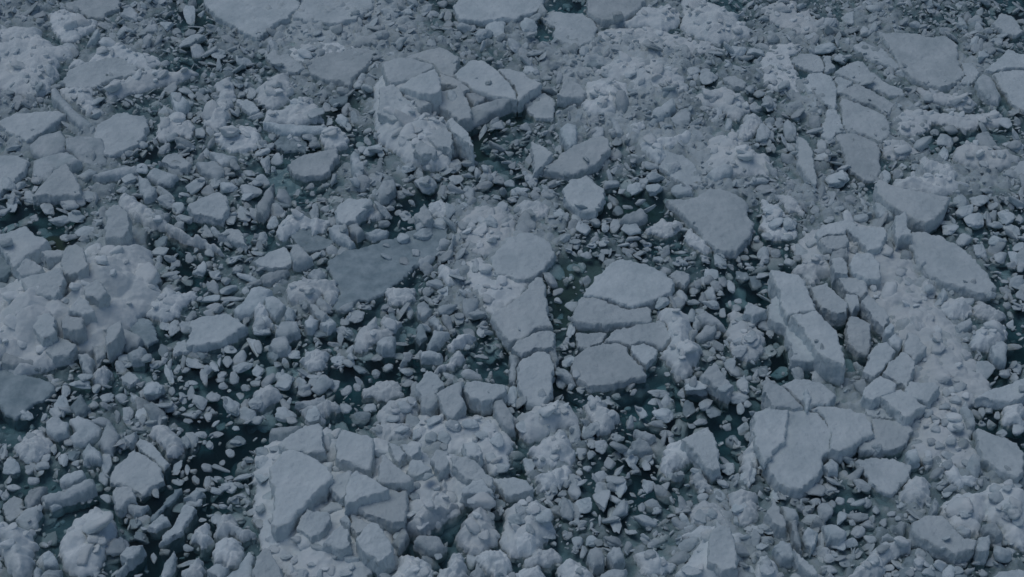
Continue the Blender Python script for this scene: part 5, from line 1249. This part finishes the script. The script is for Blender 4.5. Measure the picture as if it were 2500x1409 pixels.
# ------------------------------------------------------------------ labels that single each thing out
ANCH = [t for t in THINGS if t['anchor']]
def direction(t, a):
    dx, dy = t['px'] - a['px'], t['py'] - a['py']
    nx, ny = dx / (a['w'] / 2 + 1), dy / (a['h'] / 2 + 1)
    if abs(nx) < .8 and abs(ny) < .8:
        return 'on'
    if abs(dx) > 2.2 * abs(dy):
        return 'right of' if dx > 0 else 'left of'
    if abs(dy) > 2.2 * abs(dx):
        return 'just below' if dy > 0 else 'just above'
    return ('below right of' if dx > 0 else 'below left of') if dy > 0 else ('above right of' if dx > 0 else 'above left of')
def look(t):
    ar = t['w'] / max(t['h'], 1)
    big = t['w'] * t['h']
    k = t['kind']
    lim = {'c': (700, 1200), 'b': (1500, 3500), 'h': (4000, 9000), 'f': (4000, 12000), 's': (2500, 6000)}[k]
    size = 'small' if big < lim[0] else ('medium' if big < lim[1] else 'large')
    tone = 'grey' if t['grey'] else 'white'
    form = 'elongated' if ar > 2.0 else ('upright' if ar < 0.85 else ('broad' if ar > 1.45 else 'compact'))
    noun = {'c': 'ice chunk', 'b': 'ice block', 'h': 'lumpy ice mound', 'f': 'flat ice floe', 's': 'ice slab'}[k]
    return f"{size} {form} {tone} {noun}"
used = {t['label'] for t in THINGS if t['label']}
pend = {}
for t in THINGS:
    if t['label']:
        continue
    cands = []
    for a in ANCH:
        if a is t: continue
        d = math.hypot(max(0, abs(t['px'] - a['px']) - a['w'] / 2), max(0, abs(t['py'] - a['py']) - a['h'] / 2))
        cands.append((d, id(a), a))
    cands.sort(key=lambda q: q[:2])
    t['cands'] = [c[2] for c in cands[:3]]
    a = t['cands'][0]
    key = (look(t), direction(t, a), a['anchor'])
    pend.setdefault(key, []).append(t)
ORD = ['nearest', 'second nearest', 'third nearest', 'fourth nearest', 'fifth nearest', 'sixth nearest', 'seventh nearest']
def wc(s): return len(s.split())
again = {}
for (lk, dr, an), ts in pend.items():
    for t in ts:
        base = f"{lk} {dr} {an}"
        b = next((c for c in t['cands'][1:] if dr != 'on' or True), None)
        link = 'towards'
        full = f"{base}, {link} {b['anchor']}" if b else base
        t['lab'] = full if wc(full) <= 16 else base
        again.setdefault(t['lab'], []).append(t)
for lab, ts in again.items():
    if len(ts) == 1:
        ts[0]['label'] = lab
        continue
    a = ts[0]['cands'][0]
    base = lab.split(', towards')[0]
    ts.sort(key=lambda t: t['px'])
    for i, t in enumerate(ts):
        n = len(ts)
        word = ['', '', 'two', 'three', 'four', 'five', 'six', 'seven'][n]
        pos = 'leftmost' if i == 0 else ('rightmost' if i == n - 1 else ['', 'second', 'third', 'fourth', 'fifth', 'sixth'][i] + ' from left')
        tail = f", {pos} of {word}"
        t['label'] = lab + tail if wc(lab + tail) <= 16 else base + tail
seen = {}
for t in THINGS:                                   # last resort for any clash left: say where along the photo it lies
    while t['label'] in seen:
        t['label'] = ' '.join(t['label'].split(',')[0].split()[:10]) + (', lower one' if seen[t['label']]['py'] < t['py'] else ', upper one')
    seen[t['label']] = t
for t in THINGS:
    t['obj']['label'] = t['label']
labs = [t['label'] for t in THINGS]
print("things", len(THINGS), "duplicate labels", len(labs) - len(set(labs)), "longest", max(len(l.split()) for l in labs))
